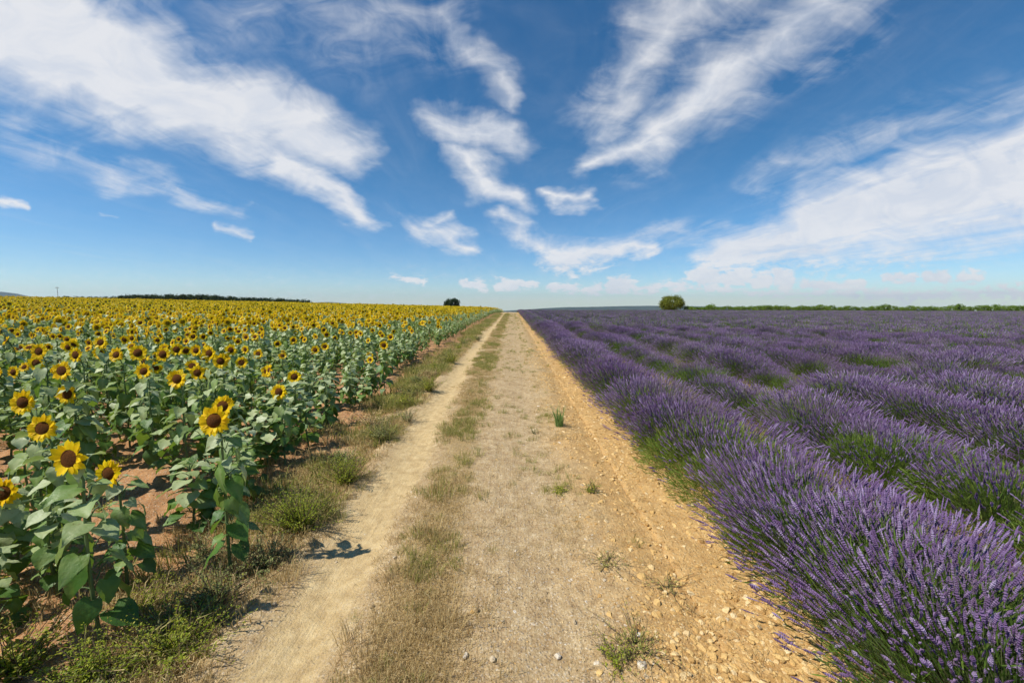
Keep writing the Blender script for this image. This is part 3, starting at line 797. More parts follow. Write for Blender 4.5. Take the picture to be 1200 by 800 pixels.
tv += [mk('dry_tuft_low', tuft(rg, 40, .028, .09, .0014, None, 1.3), [M['dry']]) for _ in range(3)]
tg = [mk('verge_tuft', tuft(rg, 36, .08, .06, .0015, None, .8), [M['grass']]) for _ in range(4)]
# density map for dry grass on the track
def pts_in(n, x0, x1, y0, y1, pw=1.0):
    y = y0 + (y1 - y0) * rng.random(n) ** pw; x = rng.uniform(x0, x1, n); return x, y
x, y = pts_in(75000, -3.1, 1.3, 1.7, 75, 1.8)
rl = rut_l(y)
midc = -.52 - .38 * np.clip((y - 2) / 10, 0, 1) ** .7
dens = (1.0 + 1.3 * np.clip((y - 4) / 8, 0, 1)) * np.exp(-((x - midc) / (.20 + .10 * np.clip((y - 4) / 6, 0, 1))) ** 2) + 1.5 * np.exp(-((x - rl + .80) / .42) ** 2) + .14 * np.exp(-((x - .55) / .14) ** 2) + .02 + .05 * ((x > -.3) & (x < .5))
pn = fbm(x * 1.7, y * 1.2, 71, 4)
dens = dens * np.clip((pn - .30) * 4.5, 0, 1.3)
dens[(x > rl - .22) & (x < rl + .22)] *= .12
k = rng.random(len(x)) < dens
x, y = x[k], y[k]; n = len(x)
gr = fbm(x * .9, y * .9, 72, 3); rl2 = rut_l(y)
isg = rng.random(n) < np.clip((gr - .52) * 2.6 + np.clip((y - 5) / 22, 0, .2), .02, .5)
ix = np.where(isg, rng.integers(7, 11, n), rng.integers(0, 7, n))
scatter('grass', np.stack([x, y, surf(x, y)], 1), np.stack([rng.normal(0, .15, n), rng.normal(0, .15, n), rng.uniform(0, 6.28, n)], 1), rng.uniform(.5, 1.25, n) * (1 + .012 * y) * np.where(x < rl2 - .4, rng.uniform(1.2, 2.6, n), 1), ix,
        tv + tg, [M['dry'], M['grass']], 'short dry grass on the hump between the wheel ruts and along the verge', 'grass')
print('grass', n)
x, y = pts_in(26000, 2.7, 22, 1.6, 26, 1.2); q = ((x - 2.16) / 1.80) % 1.0; k = (np.abs(q - .5) < .26) & (rng.random(len(x)) < .5) & (x / y < 1.5)
x, y = x[k], y[k]; n = len(x); ix = np.where(rng.random(n) < .35, rng.integers(7, 11, n), rng.integers(0, 7, n))
scatter('alley_grass', np.stack([x, y, ground_z(x, y)], 1), np.stack([0 * x, 0 * x, rng.uniform(0, 6.28, n)], 1), rng.uniform(1., 2.6, n), ix,
        tv + tg, [M['dry'], M['grass']], 'dry grass and straw filling the alleys between the lavender rows', 'grass')
def litter(r):
    n = 26; a = r.uniform(0, 6.28, n); c = r.normal(0, .09, (n, 3)); c[:, 2] = r.uniform(.002, .012, n)
    V = np.array([(-.5, -.02, 0), (.5, -.02, .03), (.5, .02, .03), (-.5, .02, 0)])
    return mk('straw', [stamp(V, [[0, 1, 2, 3]], eul(r.normal(0, .3, n), r.normal(0, .15, n), a), c, r.uniform(.012, .04, n), 0)], [M['dry']])
x, y = pts_in(16000, -2.6, 1.4, 1.7, 22, 1.7)
k = rng.random(len(x)) < .4 * np.clip(.0 + .6 * np.exp(-((x + .6) / .25) ** 2) + .4 * np.exp(-((x + 2.0) / .3) ** 2), 0, 1) * np.clip((fbm(x * 2, y * 2, 88, 3) - .3) * 3, 0, 1)
x, y = x[k], y[k]; n = len(x)
scatter('straw_litter', np.stack([x, y, surf(x, y)], 1), np.stack([0 * x, 0 * x, rng.uniform(0, 6.28, n)], 1), rng.uniform(.7, 1.3, n), rng.integers(0, 5, n),
        [litter(rg) for _ in range(5)], [M['dry']], 'broken dead straw lying flat over the hump and verge', 'straw')
# low ground weeds at the foot of the sunflowers and between lavender rows
wv = []
for i in range(4):
    a, b = weed(rg, 9, .11, .12, .022, 9); wv.append(mk('low_weed', a + b, [M['weed'], M['twig']]))
for i in range(2):
    a, b = weed(rg, 8, .13, .12, .02, 6, .25); wv.append(mk('low_weed_grey', a + b, [M['weed_grey'], M['twig']]))
x, y = pts_in(16000, -9, -1.75, 1.7, 60, 1.6)
den = np.clip((fbm(x * .8, y * .7, 81, 3) - .44) * 3, 0, .5) * (.25 + 1.0 * np.exp(-((x + 2.25) / .5) ** 2))
den[x > rut_l(y) - .35] = 0
k = rng.random(len(x)) < den; x, y = x[k], y[k]
x2, y2 = pts_in(3500, 2.9, 16, 2.0, 22, 1.2); q = ((x2 - 2.28) / 1.92) % 1.0; k2 = np.abs(q - .5) < .2
x2, y2 = x2[k2], y2[k2]; kk = rng.random(len(x2)) < .35; x2, y2 = x2[kk], y2[kk]
x = np.concatenate([x, x2]); y = np.concatenate([y, y2]); n = len(x)
ix = rng.integers(0, 6, n)
scatter('ground_cover', np.stack([x, y, ground_z(x, y)], 1), np.stack([0 * x, 0 * x, rng.uniform(0, 6.28, n)], 1), rng.uniform(.5, 1.3, n), ix,
        wv, [M['weed'], M['twig'], M['weed_grey']], 'sparse low weeds sprouting on the soil below the crops', 'ground cover')
print('weeds', n)

def gpt(px, py):
    a, e = ray(px, py); y = CAMH / -e
    return a * y, y
def place_weed(px, py, hgt, spread, nst, lf, nl, mat, lab, cat='weed', name='weed', wid=.4, sx=1.0):
    x, y = gpt(px, py)
    a, b = weed(rg, int(nst * 1.7), hgt * 1.15, spread * 1.5, lf * .68, int(nl * 1.35), wid * .8)
    z_ = float(surf(x, y)) - .01
    e = link(name, None, label=lab, cat=cat, loc=(x, y, z_))
    link('foliage', mk('weed_leaves', [(V, f, 0, r_) for V, f, _, r_ in a], [mat]), e)
    link('stems', mk('weed_stems', [(V, f, 0, r_) for V, f, _, r_ in b], [M['twig']]), e)
    e.rotation_euler = (0, 0, random.uniform(0, 6)); e.scale = (sx, sx, 1)
W_ = M['weed']; G_ = M['weed_grey']
WEEDS = [
 (352, 625, .36, .26, 70, .026, 26, W_, 'bushy green weed at the left edge of the left wheel rut'),
 (312, 668, .24, .2, 46, .024, 22, G_, 'dark green weed just in front of the bushy one on the left verge'),
 (405, 572, .34, .2, 50, .026, 22, W_, 'green weed behind the bushiest one, along the left verge'),
 (448, 520, .28, .2, 36, .026, 18, G_, 'dull olive weed on the left verge, halfway to the field edge'),
 (503, 462, .34, .22, 42, .03, 20, W_, 'olive weed on the verge opposite the upright green tuft'),
 (529, 428, .42, .26, 46, .035, 20, W_, 'bright green weed furthest up the left verge'),
 (205, 765, .26, .30, 75, .024, 26, W_, 'wide yellow green weed patch at the lower left'),
 (110, 800, .22, .18, 40, .026, 24, W_, 'yellow green weed at the bottom edge below the front sunflowers'),
 (165, 720, .15, .2, 34, .022, 18, W_, 'low yellow green weed on red soil beneath the front sunflowers'),
 (255, 705, .24, .24, 42, .022, 20, G_, 'grey green weed between the lower left patch and the rut'),
 (245, 655, .18, .2, 30, .022, 16, G_, 'thin grey green weed on bare soil behind the rut edge'),
 (20, 795, .3, .22, 36, .034, 18, W_, 'broad leaved green weed in the bottom left corner'),
 (345, 520, .2, .18, 26, .026, 14, G_, 'low olive weed on red soil between the sunflowers and the verge'),
 (560, 400, .36, .22, 30, .04, 14, G_, 'small olive weed on the verge near the far end of the field edge'),
 (478, 498, .22, .18, 26, .026, 14, G_, 'low dull weed on the verge behind the halfway one'),
 (100, 475, .25, .3, 30, .03, 14, W_, 'yellowish weed in the bare gap among the sunflowers'),
 (745, 770, .075, .18, 22, .02, 12, M['grass'], 'straggling olive weed on the gravel at the bottom right of the track'),
 (712, 668, .06, .14, 18, .018, 10, M['grass'], 'flat olive weed beside the orange gravel'),
 (780, 690, .05, .16, 14, .018, 8, M['grass'], 'thin weed on orange gravel just left of the lavender'),
 (655, 580, .045, .08, 26, .022, 12, W_, 'tiny bright green weed low on the track gravel'),
 (693, 582, .10, .07, 16, .02, 10, W_, 'slim green weed right of the tiny bright one'),
 (720, 785, .06, .09, 24, .02, 10, W_, 'small fresh green weed at the bottom of the track'),
 (628, 510, .09, .05, 10, .02, 8, G_, 'little pair of grey shoots left of the upright green tuft'),
 (866, 640, .12, .12, 26, .02, 12, W_, 'green weed creeping out from under the front lavender row'),
]
for w_ in WEEDS: place_weed(*w_)
for i in range(16):
    y = 3.6 + i * 1.15 + random.uniform(-.3, .3); x = float(rut_l(y)) - .72 + random.uniform(-.16, .12)
    a, b = weed(rg, 34, random.uniform(.16, .3) + .006 * y, random.uniform(.22, .36), .024 + .0006 * y, 17)
    e = link('weed', None, label=['low green weed in the fringe along the left verge', 'taller green weed in the fringe along the left verge further on'][i > 6], cat='weed', group='weeds of the verge fringe', loc=(x, y, float(surf(x, y)) - .01))
    mt = [M['grass'], M['weed_grey'], M['dry'], M['weed']][i % 4]
    link('foliage', mk('weed_leaves', [(V, f, 0, r_) for V, f, _, r_ in a], [mt]), e); link('stems', mk('weed_stems', [(V, f, 0, r_) for V, f, _, r_ in b], [M['twig']]), e)
# upright green tuft on the track
x, y = gpt(655, 503)
e = link('grass_tuft', mk('grass_tuft', tuft(rg, 70, .36, .06, .0045, None, .4), [leafmat('fresh grass', [(0, (.13, .24, .06)), (.6, (.22, .34, .10)), (1, (.34, .42, .16))], .35, (.35, .5, .1))]), label='upright fresh green grass tuft alone on the right side of the track', cat='grass tuft', loc=(x, y, float(surf(x, y))))
TUFTS = [(515, 590, .2, 'olive grass clump on the hump between the ruts, nearest of the green ones'), (548, 520, .2, 'green grass clump on the hump level with the upright tuft'),
         (470, 690, .15, 'pale dry grass clump on the hump beside the sandy rut'), (505, 640, .17, 'brownish grass clump on the hump in the middle of the picture bottom half'),
         (420, 770, .14, 'low dry grass clump at the bottom between rut and hump'), (566, 455, .2, 'far olive grass clump on the hump, small in view'),
         (520, 745, .15, 'dark dry grass clump at the bottom of the hump'), (335, 690, .14, 'dry grass clump at the left border of the sandy rut')]
for px, py, h_, lab in TUFTS:
    x, y = gpt(px, py)
    link('grass_tuft', mk('grass_tuft', tuft(rg, 90, h_, .13, .0018, None, .7), [M['grass'] if 'dry' not in lab and 'brown' not in lab else M['dry']]), label=lab, cat='grass tuft', loc=(x, y, float(surf(x, y))))

# ------------------------------------------------------------------ stones
def ico(sub=1):
    t = (1 + 5 ** .5) / 2
    V = [(-1, t, 0), (1, t, 0), (-1, -t, 0), (1, -t, 0), (0, -1, t), (0, 1, t), (0, -1, -t), (0, 1, -t), (t, 0, -1), (t, 0, 1), (-t, 0, -1), (-t, 0, 1)]
    Fc = [(0, 11, 5), (0, 5, 1), (0, 1, 7), (0, 7, 10), (0, 10, 11), (1, 5, 9), (5, 11, 4), (11, 10, 2), (10, 7, 6), (7, 1, 8), (3, 9, 4), (3, 4, 2), (3, 2, 6), (3, 6, 8), (3, 8, 9), (4, 9, 5), (2, 4, 11), (6, 2, 10), (8, 6, 7), (9, 8, 1)]
    V = [np.array(v) / np.linalg.norm(v) for v in V]
    for _ in range(sub):
        c = {}; nf = []
        def mp(a, b):
            k = (min(a, b), max(a, b))
            if k not in c: v = V[a] + V[b]; V.append(v / np.linalg.norm(v)); c[k] = len(V) - 1
            return c[k]
        for a, b, d in Fc:
            ab, bd, da = mp(a, b), mp(b, d), mp(d, a); nf += [(a, ab, da), (b, bd, ab), (d, da, bd), (ab, bd, da)]
        Fc = nf
    return np.array(V), np.array(Fc)
I0 = ico(0); I1 = ico(1); I2 = ico(2)
def stone(r, base, mat):
    V, Fc = base; V = V.copy()
    for _ in range(7):   # chop planes -> faceted
        nrm = r.normal(0, 1, 3); nrm /= np.linalg.norm(nrm); d = r.uniform(.45, .85)
        s = V @ nrm; V = V - np.outer(np.maximum(0, s - d), nrm)
    V = V * np.array([1, r.uniform(.6, .95), r.uniform(.35, .55)]) * .62 + r.normal(0, .02, V.shape)
    return mk('stone', [(V, Fc, 0, .5)], [mat], False)
sv = [stone(rg, I1, M['st_orange']) for _ in range(6)] + [stone(rg, I1, M['st_grey']) for _ in range(6)]
x, y = pts_in(150000, -6, 2.6, 1.75, 17, 2.2)
orange = np.clip((x - .3 + .5 * (fbm(x, y, 14) - .5)) / .5, 0, 1)
den = .12 + .9 * orange + .55 * np.exp(-((x - .1) / .5) ** 2)
rl = rut_l(y); den[(np.abs(x - rl) < .24)] = .035
den = np.where(x < rl - .6, .10, den)
den *= np.clip((fbm(x * 2.3, y * 2.3, 15, 3) - .25) * 2.2, .1, 1.2)
k = rng.random(len(x)) < den * .62; x, y, orange = x[k], y[k], orange[k]
xe_ = rng.uniform(.62, 1.75, 5200); ye_ = 1.7 + 9 * rng.random(5200) ** 1.5
k = rng.random(5200) < np.clip((xe_ - .5) / .7, .1, 1) * np.clip((fbm(xe_ * 2.5, ye_ * 2.5, 16, 3) - .25) * 2.5, .15, 1)
nb_ = int(k.sum()); x = np.concatenate([x, xe_[k]]); y = np.concatenate([y, ye_[k]]); orange = np.concatenate([orange, np.full(nb_, 1.)]); n = len(x)
sz = .0045 + .0075 * rng.random(n) ** 2 + .020 * (rng.random(n) < .05) * rng.random(n)
sz *= (.8 + .75 * orange) * (1 + .05 * y)
chunk = (rng.random(n) < .22 * orange) & (x > .6)
chunk[-nb_:] = True
sz = np.where(chunk, .007 + .034 * rng.random(n) ** 2.4, sz)
midst = (rng.random(n) < .12) & (np.abs(x - .1) < .55) & ~chunk
sz = np.where(midst, .006 + .014 * rng.random(n) ** 2, sz)
isor = rng.random(n) < np.where(x < -1.9, .6, .15 + .85 * orange)
ix = np.where(isor, rng.integers(0, 6, n), rng.integers(6, 12, n))
scatter('gravel', np.stack([x, y, surf(x, y) - sz * .12], 1), rng.uniform(0, 6.28, (n, 3)) * [.08, .08, 1], sz * 1.5, ix, sv, [M['st_orange'], M['st_grey']],
        'loose yellow and pale gravel scattered over the track and its orange edge', 'gravel')
print('gravel', n)
BIG = [(868, 722, .035, 1), (852, 725, .028, 0), (912, 770, .05, 1), (925, 785, .045, 1), (880, 752, .03, 1), (835, 783, .035, 1), (872, 792, .045, 1), (900, 796, .03, 1), (855, 700, .03, 1),
       (748, 756, .03, 0), (812, 748, .03, 1), (842, 760, .028, 1), (673, 737, .03, 0), (653, 777, .035, 0), (668, 655, .025, 0), (577, 785, .03, 0), (545, 781, .035, 0), (560, 726, .025, 0), (463, 664, .028, 0),
       (436, 722, .028, 0), (445, 728, .02, 0), (384, 610, .035, 0), (392, 606, .03, 0), (397, 612, .025, 0), (322, 718, .028, 0), (275, 724, .025, 0), (498, 753, .02, 0), (725, 573, .035, 1), (740, 600, .03, 1), (760, 640, .03, 1),
       (706, 540, .03, 1), (690, 500, .035, 1), (676, 470, .035, 1), (800, 700, .03, 1), (788, 765, .03, 1), (890, 735, .03, 0), (910, 745, .03, 1)]
where = ['at the foot of the front lavender', 'on the orange gravel edge', 'on the pale middle of the track', 'beside the sandy rut']
seen_lab = {}
for i, (px, py, s, orr) in enumerate(BIG):
    x, y = gpt(px, py)
    w0 = where[0] if px > 845 else where[1] if (px > 690) else where[2] if px > 520 else where[3]
    depth = 'near the picture bottom' if py > 745 else 'in the lower quarter' if py > 690 else 'further up'
    lab = ('yellow' if orr else 'pale grey') + (' large' if s >= .035 else ' small') + ' stone ' + w0 + ', ' + depth
    me = stone(rg, I2, M['st_orange'] if orr else M['st_grey'])
    o_ = link('stone', me, label=lab, cat='stone', group='larger stones lying on the track', loc=(x, y, float(surf(x, y)) + s * .25))
    o_.scale = (s, s, s); o_.rotation_euler = (0, 0, random.uniform(0, 6))

# ------------------------------------------------------------------ trees
def tree_mesh(r, w, h, trunk_h, nleaf, leaf, mat, name, flat=False, nc=26):
    """unit tree: crown width w, total height h"""
    limbs = []; cz = trunk_h + (h - trunk_h) * .45; rx = w / 2; rz = (h - trunk_h) * .55
    limbs.append(tube([(0, 0, -.3), (.03 * w, 0, trunk_h * .6), (0, .02 * w, trunk_h), (0, 0, cz)], [.05 * h, .038 * h, .03 * h, .014 * h], 8, 0))
    cl = []
    for i in range(nc):
        d = r.normal(0, 1, 3); d /= np.linalg.norm(d); d[2] = d[2] * .9 + .1
        q = np.array([d[0] * rx * .72, d[1] * rx * .72, cz + d[2] * rz * .72]) * 1.0
        q[2] = max(q[2], trunk_h * .55 + .1)
        cl.append((q, r.uniform(.15, .30) * min(w, 2 * rz)))
        if i < 9: limbs.append(tube([(0, 0, trunk_h * r.uniform(.75, 1)), q * [.45, .45, 1] * [1, 1, .75], q], [.02 * h, .012 * h, .004 * h], 5, 0))
    P = []; 
    for q, s in cl:
        n = nleaf // nc; d = r.normal(0, 1, (n, 3)); d /= np.linalg.norm(d, axis=1, keepdims=True)
        P.append(q + d * (s * r.random((n, 1)) ** .45) * [1, 1, .8])
    P = np.concatenate(P); n = len(P)
    V = np.array([(-.5, 0, 0), (0, -.32, .1), (.5, 0, 0), (0, .32, .1)])
    cr = stamp(V, [[0, 1, 2, 3]], eul(r.normal(0, .8, n), r.normal(0, .8, n), r.uniform(0, 6.28, n)), P, r.uniform(.6, 1.4, n) * leaf, 0)
    return mk(name + '_trunk', limbs, [M['bark']]), mk(name + '_crown', [cr], [mat], False)
def put_tree(pair, name, x, y, sc, rz, label, cat, group=None, sz=1.0, sink=0):
    e = link(name, None, label=label, cat=cat, group=group, loc=(x, y, float(H(x, y)) - sink))
    e.scale = (sc, sc, sc * sz); e.rotation_euler = (0, 0, rz)
    link('trunk', pair[0], e); link('crown', pair[1], e); return e
rt = np.random.default_rng(33)
def at_px(px, Y): return (px - 600) / F * Y / math.cos(PITCH) * .9958, Y
def elev(py): return ray(600, py)[1]
# round tree on the lavender horizon
x, y = at_px(787, 150); top = CAMH + elev(345.3) * y; h = top - float(H(x, y))
pair = tree_mesh(rt, 9.2, h * 1.0, .8, 14000, .30, M['tree_olive'], 'oak', nc=75)
put_tree(pair, 'oak_tree', x, y, 1, 0, 'round olive green tree standing alone on the lavender horizon', 'tree')
x, y = at_px(530, 130); top = CAMH + elev(349.2) * y; h = top - float(H(x, y))
pair = tree_mesh(rt, 5.2, h, .8, 5000, .3, M['tree_dark'], 'dark_tree')
put_tree(pair, 'bushy_tree', x, y, 1, 0, 'small dark bushy tree on the sunflower horizon near the path', 'tree')
# wood edge on the left
PT = [tree_mesh(rt, 5.2, 6.0, 1.0, 2600, .34, M['tree_dark'], 'wood_tree') for _ in range(4)]
pxs = np.concatenate([np.arange(136, 364, 4.6)]); 
for i, px in enumerate(pxs):
    Y = np.interp(px, [130, 363], [150, 185]) + random.uniform(-4, 4)
    x, y = at_px(px + random.uniform(-1, 1), Y)
    tp = np.interp(px, [130, 160, 250, 280, 363], [347.5, 344.6, 345.2, 347.6, 351.0]) + random.uniform(-.9, .5)
    h = CAMH + elev(tp) * y - float(H(x, y))
    third = 'tallest middle stretch' if 155 < px < 265 else 'left end' if px <= 155 else 'low right stretch'
    put_tree(PT[i % 4], 'tree', float(x), float(y), h / 6.0, random.uniform(0, 6), 'dark green tree in the %s of the wood edge beyond the sunflowers' % third, 'tree', 'trees of the wood edge beyond the sunflowers', 1)
for i, px in enumerate([62, 72, 80, 84, 92, 98, 108, 114, 122, 129]):
    Y = 170; x, y = at_px(px, Y); h = CAMH + elev(347.0 + random.uniform(-.5, .4)) * y - float(H(x, y))
    put_tree(PT[i % 4], 'tree', float(x), float(y), h / 6.0, random.uniform(0, 6), 'tiny dark tree in the broken line left of the wood edge', 'tree', 'small trees left of the wood edge', 1)
# orchard row on the right horizon
GT = [tree_mesh(rt, 3.0, 2.6, .45, 1500, .2, M['tree_green'], 'hedge_tree') for _ in range(5)]
px = 806.; i = 0
while px < 1225:
    Y = float(np.interp(px, [806, 1200], [150, 97])) + random.uniform(-2, 2)
    x, y = at_px(px, Y)
    tp = np.interp(px, [806, 900, 1000, 1200], [359.0, 358.6, 358.8, 357.6]) + random.uniform(-1.4, .8)
    if i % 11 == 5: tp -= 1.8
    h = CAMH + elev(tp) * y - float(H(x, y))
    near_ = 'nearer right half' if px > 1010 else 'farther left half'
    put_tree(GT[i % 5], 'shrub', float(x), float(y), h / 2.6, random.uniform(0, 6), ('taller' if i % 11 == 5 else 'low') + ' green shrub in the %s of the hedge line beyond the lavender' % near_, 'shrub', 'shrubs of the hedge line beyond the lavender', 1)
    px += float(np.interp(px, [806, 1200], [5.2, 8.0])) * random.uniform(.85, 1.2); i += 1
# utility pole
x, y = at_px(71, 200)
e = link('utility_pole', None, label='thin wooden utility pole rising above the sunflower horizon far left', cat='utility pole', loc=(x, y, float(H(x, y)) - .3))
hp = CAMH + elev(336) * y - float(H(x, y)) + .3
link('pole', mk('pole', [tube([(0, 0, 0), (0, 0, hp)], [.11, .08], 8)], [M['wood']]), e)
link('crossarm', mk('crossarm', [tube([(-.9, 0, hp - .5), (.9, 0, hp - .5)], [.06, .06], 4)], [M['wood']]), e)
for sx in (-.75, .75):
    link('insulator', mk('insulator', [tube([(sx, 0, hp - .44), (sx, 0, hp - .3), (sx, 0, hp - .2)], [.05, .07, .03], 6)], [M['wood']]), e)

# ------------------------------------------------------------------ sky, sun, camera
SUN_EL = R(53); sd = np.array([-1.0, -.40]); sd = sd / np.linalg.norm(sd)
w = bpy.data.worlds.new('World'); S.world = w; w.use_nodes = True
nt = NT(w.node_tree); nt.n.clear(); o = nt.add('ShaderNodeOutputWorld')
sky = nt.add('ShaderNodeTexSky', sky_type='NISHITA', sun_disc=False, sun_elevation=SUN_EL, altitude=600, air_density=1.0, dust_density=.1, ozone_density=3.5)
Dn = nt.add('ShaderNodeTexCoord').outputs['Generated']; _x, _y, _z = nt.sep(Dn)
nt.l.new(nt.v('NORMALIZE', nt.comb(_x, _y, nt.m('MAXIMUM', _z, .006))), sky.inputs['Vector'])
sky.sun_rotation = math.atan2(sd[0], sd[1])
hs = nt.add('ShaderNodeHueSaturation'); hs.inputs['Saturation'].default_value = 1.25; nt.l.new(sky.outputs[0], hs.inputs['Color'])
skc = nt.mix(1.0, hs.outputs[0], nt.mix(nt.ss(nt.sep(nt.add('ShaderNodeTexCoord').outputs['Generated'])[2], .0, .35), (.98, 1.12, 1.30), (.96, 1.18, 1.16)), 'MULTIPLY')
D = nt.add('ShaderNodeTexCoord').outputs['Generated']
dx, dy, dz = nt.sep(D)
dyc = nt.m('MAXIMUM', dy, .08)
A = nt.m('DIVIDE', dx, dyc); E = nt.m('DIVIDE', dz, dyc)
zc = nt.m('ADD', nt.m('MAXIMUM', dz, 0.0), .035)
U = nt.m('DIVIDE', dx, zc); Vv = nt.m('DIVIDE', dy, zc)
pl = nt.comb(U, nt.m('MULTIPLY', Vv, .20), 0.)
pl2 = nt.comb(U, nt.m('MULTIPLY', Vv, .35), 3.)
ae = nt.comb(A, nt.m('MULTIPLY', E, 2.0), 7.)
warpn = nt.add('ShaderNodeTexNoise'); nt.put(warpn.inputs['Vector'], ae); warpn.inputs['Scale'].default_value = 5; warpn.inputs['Detail'].default_value = 4
wv_ = nt.v('SCALE', nt.v('SUBTRACT', warpn.outputs['Color'], (.5, .5, .5)), sc=.2)
Pl = nt.v('ADD', nt.comb(A, E, 0.), nt.v('MULTIPLY', wv_, (.5, .30, 0)))
Pc = nt.v('ADD', nt.comb(A, E, 0.), nt.v('MULTIPLY', wv_, (1, .7, 0)))
# clouds: (x0,y0,r0) -> (x1,y1,r1), strength ; directions of the real clouds, kept fixed in the sky
CL = [
 (-80, -20, 130, 150, 80, 95, 1.6), (60, 55, 90, 300, 142, 62, 1.6), (220, 118, 66, 400, 178, 50, 1.3), (330, 190, 36, 425, 256, 18, 1.2),
 (-20, 150, 34, 130, 205, 26, .5), (120, 205, 22, 290, 245, 12, .62), (-8, 232, 12, 34, 234, 8, 1.2), (252, 261, 8, 292, 271, 7, .9), (112, 252, 6, 136, 254, 5, .6),
 (290, 5, 85, 420, 40, 85, .40), (440, 10, 70, 545, 50, 44, .52), (525, 20, 44, 612, 128, 16, .75),
 (520, 138, 34, 600, 158, 30, 1.05), (530, 165, 28, 570, 215, 32, 1.05), (560, 208, 28, 612, 240, 20, 1.2), (484, 262, 26, 550, 288, 12, .95), (495, 258, 14, 534, 258, 11, .9),
 (590, 262, 16, 665, 300, 22, .9), (645, 296, 20, 760, 294, 12, 1.05), (720, 290, 14, 840, 258, 20, .55),
 (672, 192, 18, 770, 165, 38, 1.15), (740, 170, 42, 860, 90, 54, 1.15), (830, 110, 62, 990, 0, 70, 1.0), (700, 160, 36, 790, 10, 56, .85), (690, 130, 34, 750, 60, 36, .62), (645, 234, 11, 702, 226, 12, 1.1), (760, 30, 60, 900, -30, 80, .8),
 (880, 205, 30, 1210, 115, 46, .5), (830, 292, 34, 1000, 262, 58, 1.25), (960, 262, 62, 1230, 200, 100, 1.5), (840, 305, 26, 1220, 262, 36, 1.0), (1050, 215, 60, 1230, 165, 70, 1.1),
 (540, 330, 6, 570, 331, 9, 1.7), (590, 331, 9, 625, 333, 6, 1.7), (640, 335, 5, 672, 334, 9, 1.6), (690, 337, 8, 705, 334, 11, 1.9), (722, 333, 14, 738, 333, 12, 2.2), (755, 337, 8, 800, 336, 9, 1.7), (820, 325, 14, 834, 325, 16, 2.6), (850, 328, 10, 872, 323, 13, 2.4), (884, 330, 10, 900, 329, 12, 2.2), (915, 325, 13, 925, 329, 12, 2.4), (945, 334, 8, 1005, 333, 7, 1.9), (1030, 326, 7, 1060, 325, 9, 1.8), (1080, 323, 10, 1105, 323, 9, 2.2), (1125, 322, 9, 1150, 325, 7, 2.0), (700, 342, 5, 1000, 343, 10, .75), (1000, 346, 7, 1210, 344, 15, .8), (465, 329, 6, 500, 329, 6, .9),
]
tot = None
for x0, y0, r0, x1, y1, r1, st in CL:
    a0, e0 = ray(x0, y0); a1, e1 = ray(x1, y1); d = (a1 - a0, e1 - e0, 0.); L2 = d[0] ** 2 + d[1] ** 2
    loc = abs(ray((x0 + x1) / 2 + 10, (y0 + y1) / 2)[0] - ray((x0 + x1) / 2, (y0 + y1) / 2)[0]) / 10
    r0, r1 = r0 * loc * 1.12, r1 * loc * 1.12
    low = y0 > 315
    if low and st > 1: st *= .62; r0 *= 1.15; r1 *= 1.15
    q = nt.v('SUBTRACT', Pl if low else Pc, (a0, e0, 0.))
    t = nt.m('DIVIDE', nt.v('DOT_PRODUCT', q, d), L2, clamp=True)
    ds = nt.v('LENGTH', nt.v('SUBTRACT', q, nt.v('SCALE', d, sc=t)))
    rr = nt.m('MULTIPLY_ADD', t, r1 - r0, r0)
    f = nt.m('SUBTRACT', 1.0, nt.m('DIVIDE', ds, rr), clamp=True)
    f = nt.m('MULTIPLY', f, st)
    tot = f if tot is None else nt.m('SMOOTH_MAX', tot, f, .12)
n1 = nt.noise(pl, 2.2, 9, .58, .9); n2 = nt.noise(pl2, 5, 8, .62, 1.2); n3 = nt.noise(ae, 34, 7, .65, .4); n4 = nt.noise(ae, 7, 6, .6, 1.0)
hz = nt.ss(E, .03, .16)
tex = nt.m('ADD', nt.m('MULTIPLY', n1, .40), nt.m('ADD', nt.m('MULTIPLY', n2, .25), nt.m('MULTIPLY', n4, .35)))
texm = nt.m('ADD', nt.m('MULTIPLY', tex, hz), nt.m('MULTIPLY', n3, nt.m('SUBTRACT', 1.0, hz)))
amp = nt.m('MULTIPLY', nt.m('MULTIPLY_ADD', nt.m('SUBTRACT', 1.0, hz), .9, 1.0), nt.m('MULTIPLY', nt.m('MULTIPLY', nt.m('SUBTRACT', 1.0, nt.ss(tot, .55, 1.15, 0., .45)), 2.6), nt.ss(tot, .0, .35)))
al = nt.m('ADD', tot, nt.m('MULTIPLY', nt.m('SUBTRACT', texm, .53), amp))
al = nt.m('POWER', nt.m('MULTIPLY', nt.m('SUBTRACT', al, .04), nt.m('MULTIPLY_ADD', nt.m('SUBTRACT', 1.0, hz), .8, 1.0), clamp=True), 1.22)
veil = nt.m('MULTIPLY', nt.ss(n1, .48, .8), .12)
al = nt.m('MULTIPLY', nt.m('MAXIMUM', al, veil), .90)
al = nt.m('MULTIPLY', al, nt.ss(dz, -.012, .0))
al = nt.m('MULTIPLY', al, nt.ss(dy, .0, .2))
CB = 9.0
cc = nt.mix(nt.ss(nt.m('ADD', nt.m('MULTIPLY', n4, .6), nt.m('MULTIPLY', texm, .4)), .35, .62), (CB * .84, CB * .88, CB * .96), (CB, CB, CB * 1.02))
fin = nt.mix(al, skc, cc)
bg = nt.add('ShaderNodeBackground'); nt.l.new(fin, bg.inputs[0]); bg.inputs[1].default_value = .085
nt.l.new(bg.outputs[0], o.inputs['Surface'])
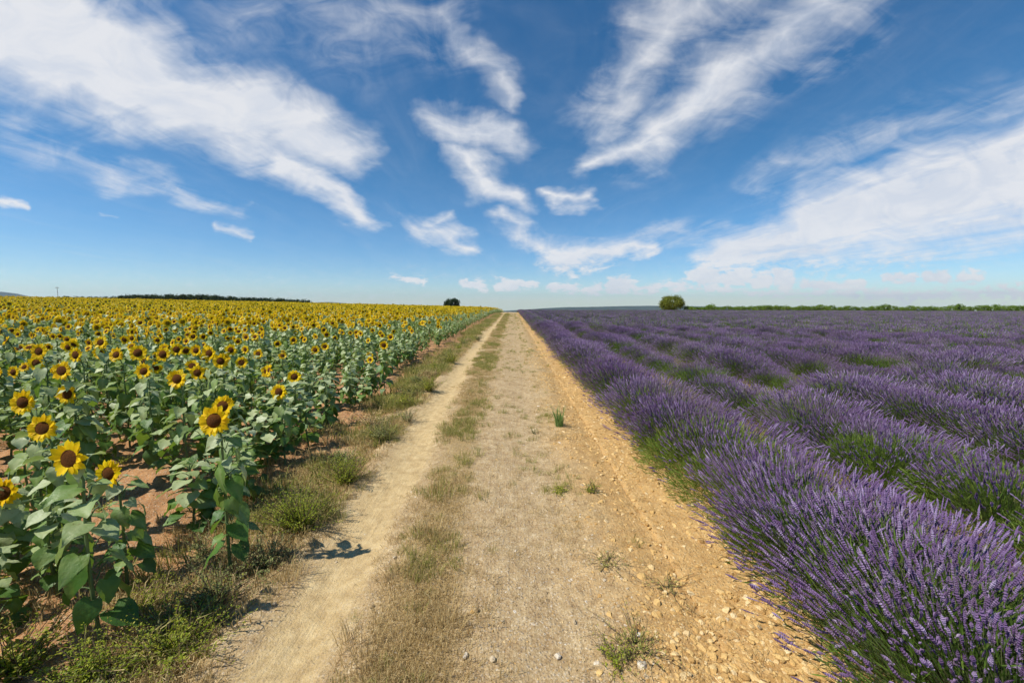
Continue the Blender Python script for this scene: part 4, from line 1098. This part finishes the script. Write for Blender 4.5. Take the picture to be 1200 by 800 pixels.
w.cycles.sampling_method = 'MANUAL'; w.cycles.sample_map_resolution = 512

sl = bpy.data.lights.new('sun', 'SUN'); sl.energy = 4.9; sl.angle = R(.53); sl.color = (1, .95, .87)
so = bpy.data.objects.new('sun', sl); C.objects.link(so)
from mathutils import Vector
dv = Vector((sd[0] * math.cos(SUN_EL), sd[1] * math.cos(SUN_EL), math.sin(SUN_EL)))
so.rotation_euler = dv.to_track_quat('Z', 'Y').to_euler()

HAZE = True
if HAZE:
    hzm, nt, o = newmat('haze')
    pv = nt.add('ShaderNodeVolumePrincipled'); pv.inputs['Color'].default_value = (.70, .86, 1, 1); pv.inputs['Density'].default_value = 3.5e-5; pv.inputs['Anisotropy'].default_value = .3
    nt.l.new(pv.outputs[0], o.inputs['Volume'])
    x0, x1, y0, y1, z0, z1 = -14500, 14500, -3400, 16500, -375, 330
    V = np.array([(x0, y0, z0), (x1, y0, z0), (x1, y1, z0), (x0, y1, z0), (x0, y0, z1), (x1, y0, z1), (x1, y1, z1), (x0, y1, z1)])
    link('haze', mk('haze', [(V, [[0, 3, 2, 1], [4, 5, 6, 7], [0, 1, 5, 4], [1, 2, 6, 5], [2, 3, 7, 6], [3, 0, 4, 7]], 0, 0)], [hzm], False), kind='stuff')

cd = bpy.data.cameras.new('camera'); cd.sensor_width = 36; cd.lens = 36 * F / 1200; cd.clip_end = 40000; cd.clip_start = .05
co = bpy.data.objects.new('camera', cd); C.objects.link(co); co.location = (0, 0, CAMH); co.rotation_euler = (math.pi / 2 - PITCH, 0, 0)
S.camera = co
S.render.engine = 'CYCLES'
cy = S.cycles
cy.max_bounces = 5; cy.diffuse_bounces = 2; cy.glossy_bounces = 1; cy.transmission_bounces = 3; cy.transparent_max_bounces = 4; cy.volume_bounces = 0
cy.use_adaptive_sampling = True; cy.adaptive_threshold = .02; cy.caustics_reflective = False; cy.caustics_refractive = False
S.view_settings.view_transform = 'Standard'; S.view_settings.look = 'None'; S.view_settings.exposure = .17; S.view_settings.gamma = 1
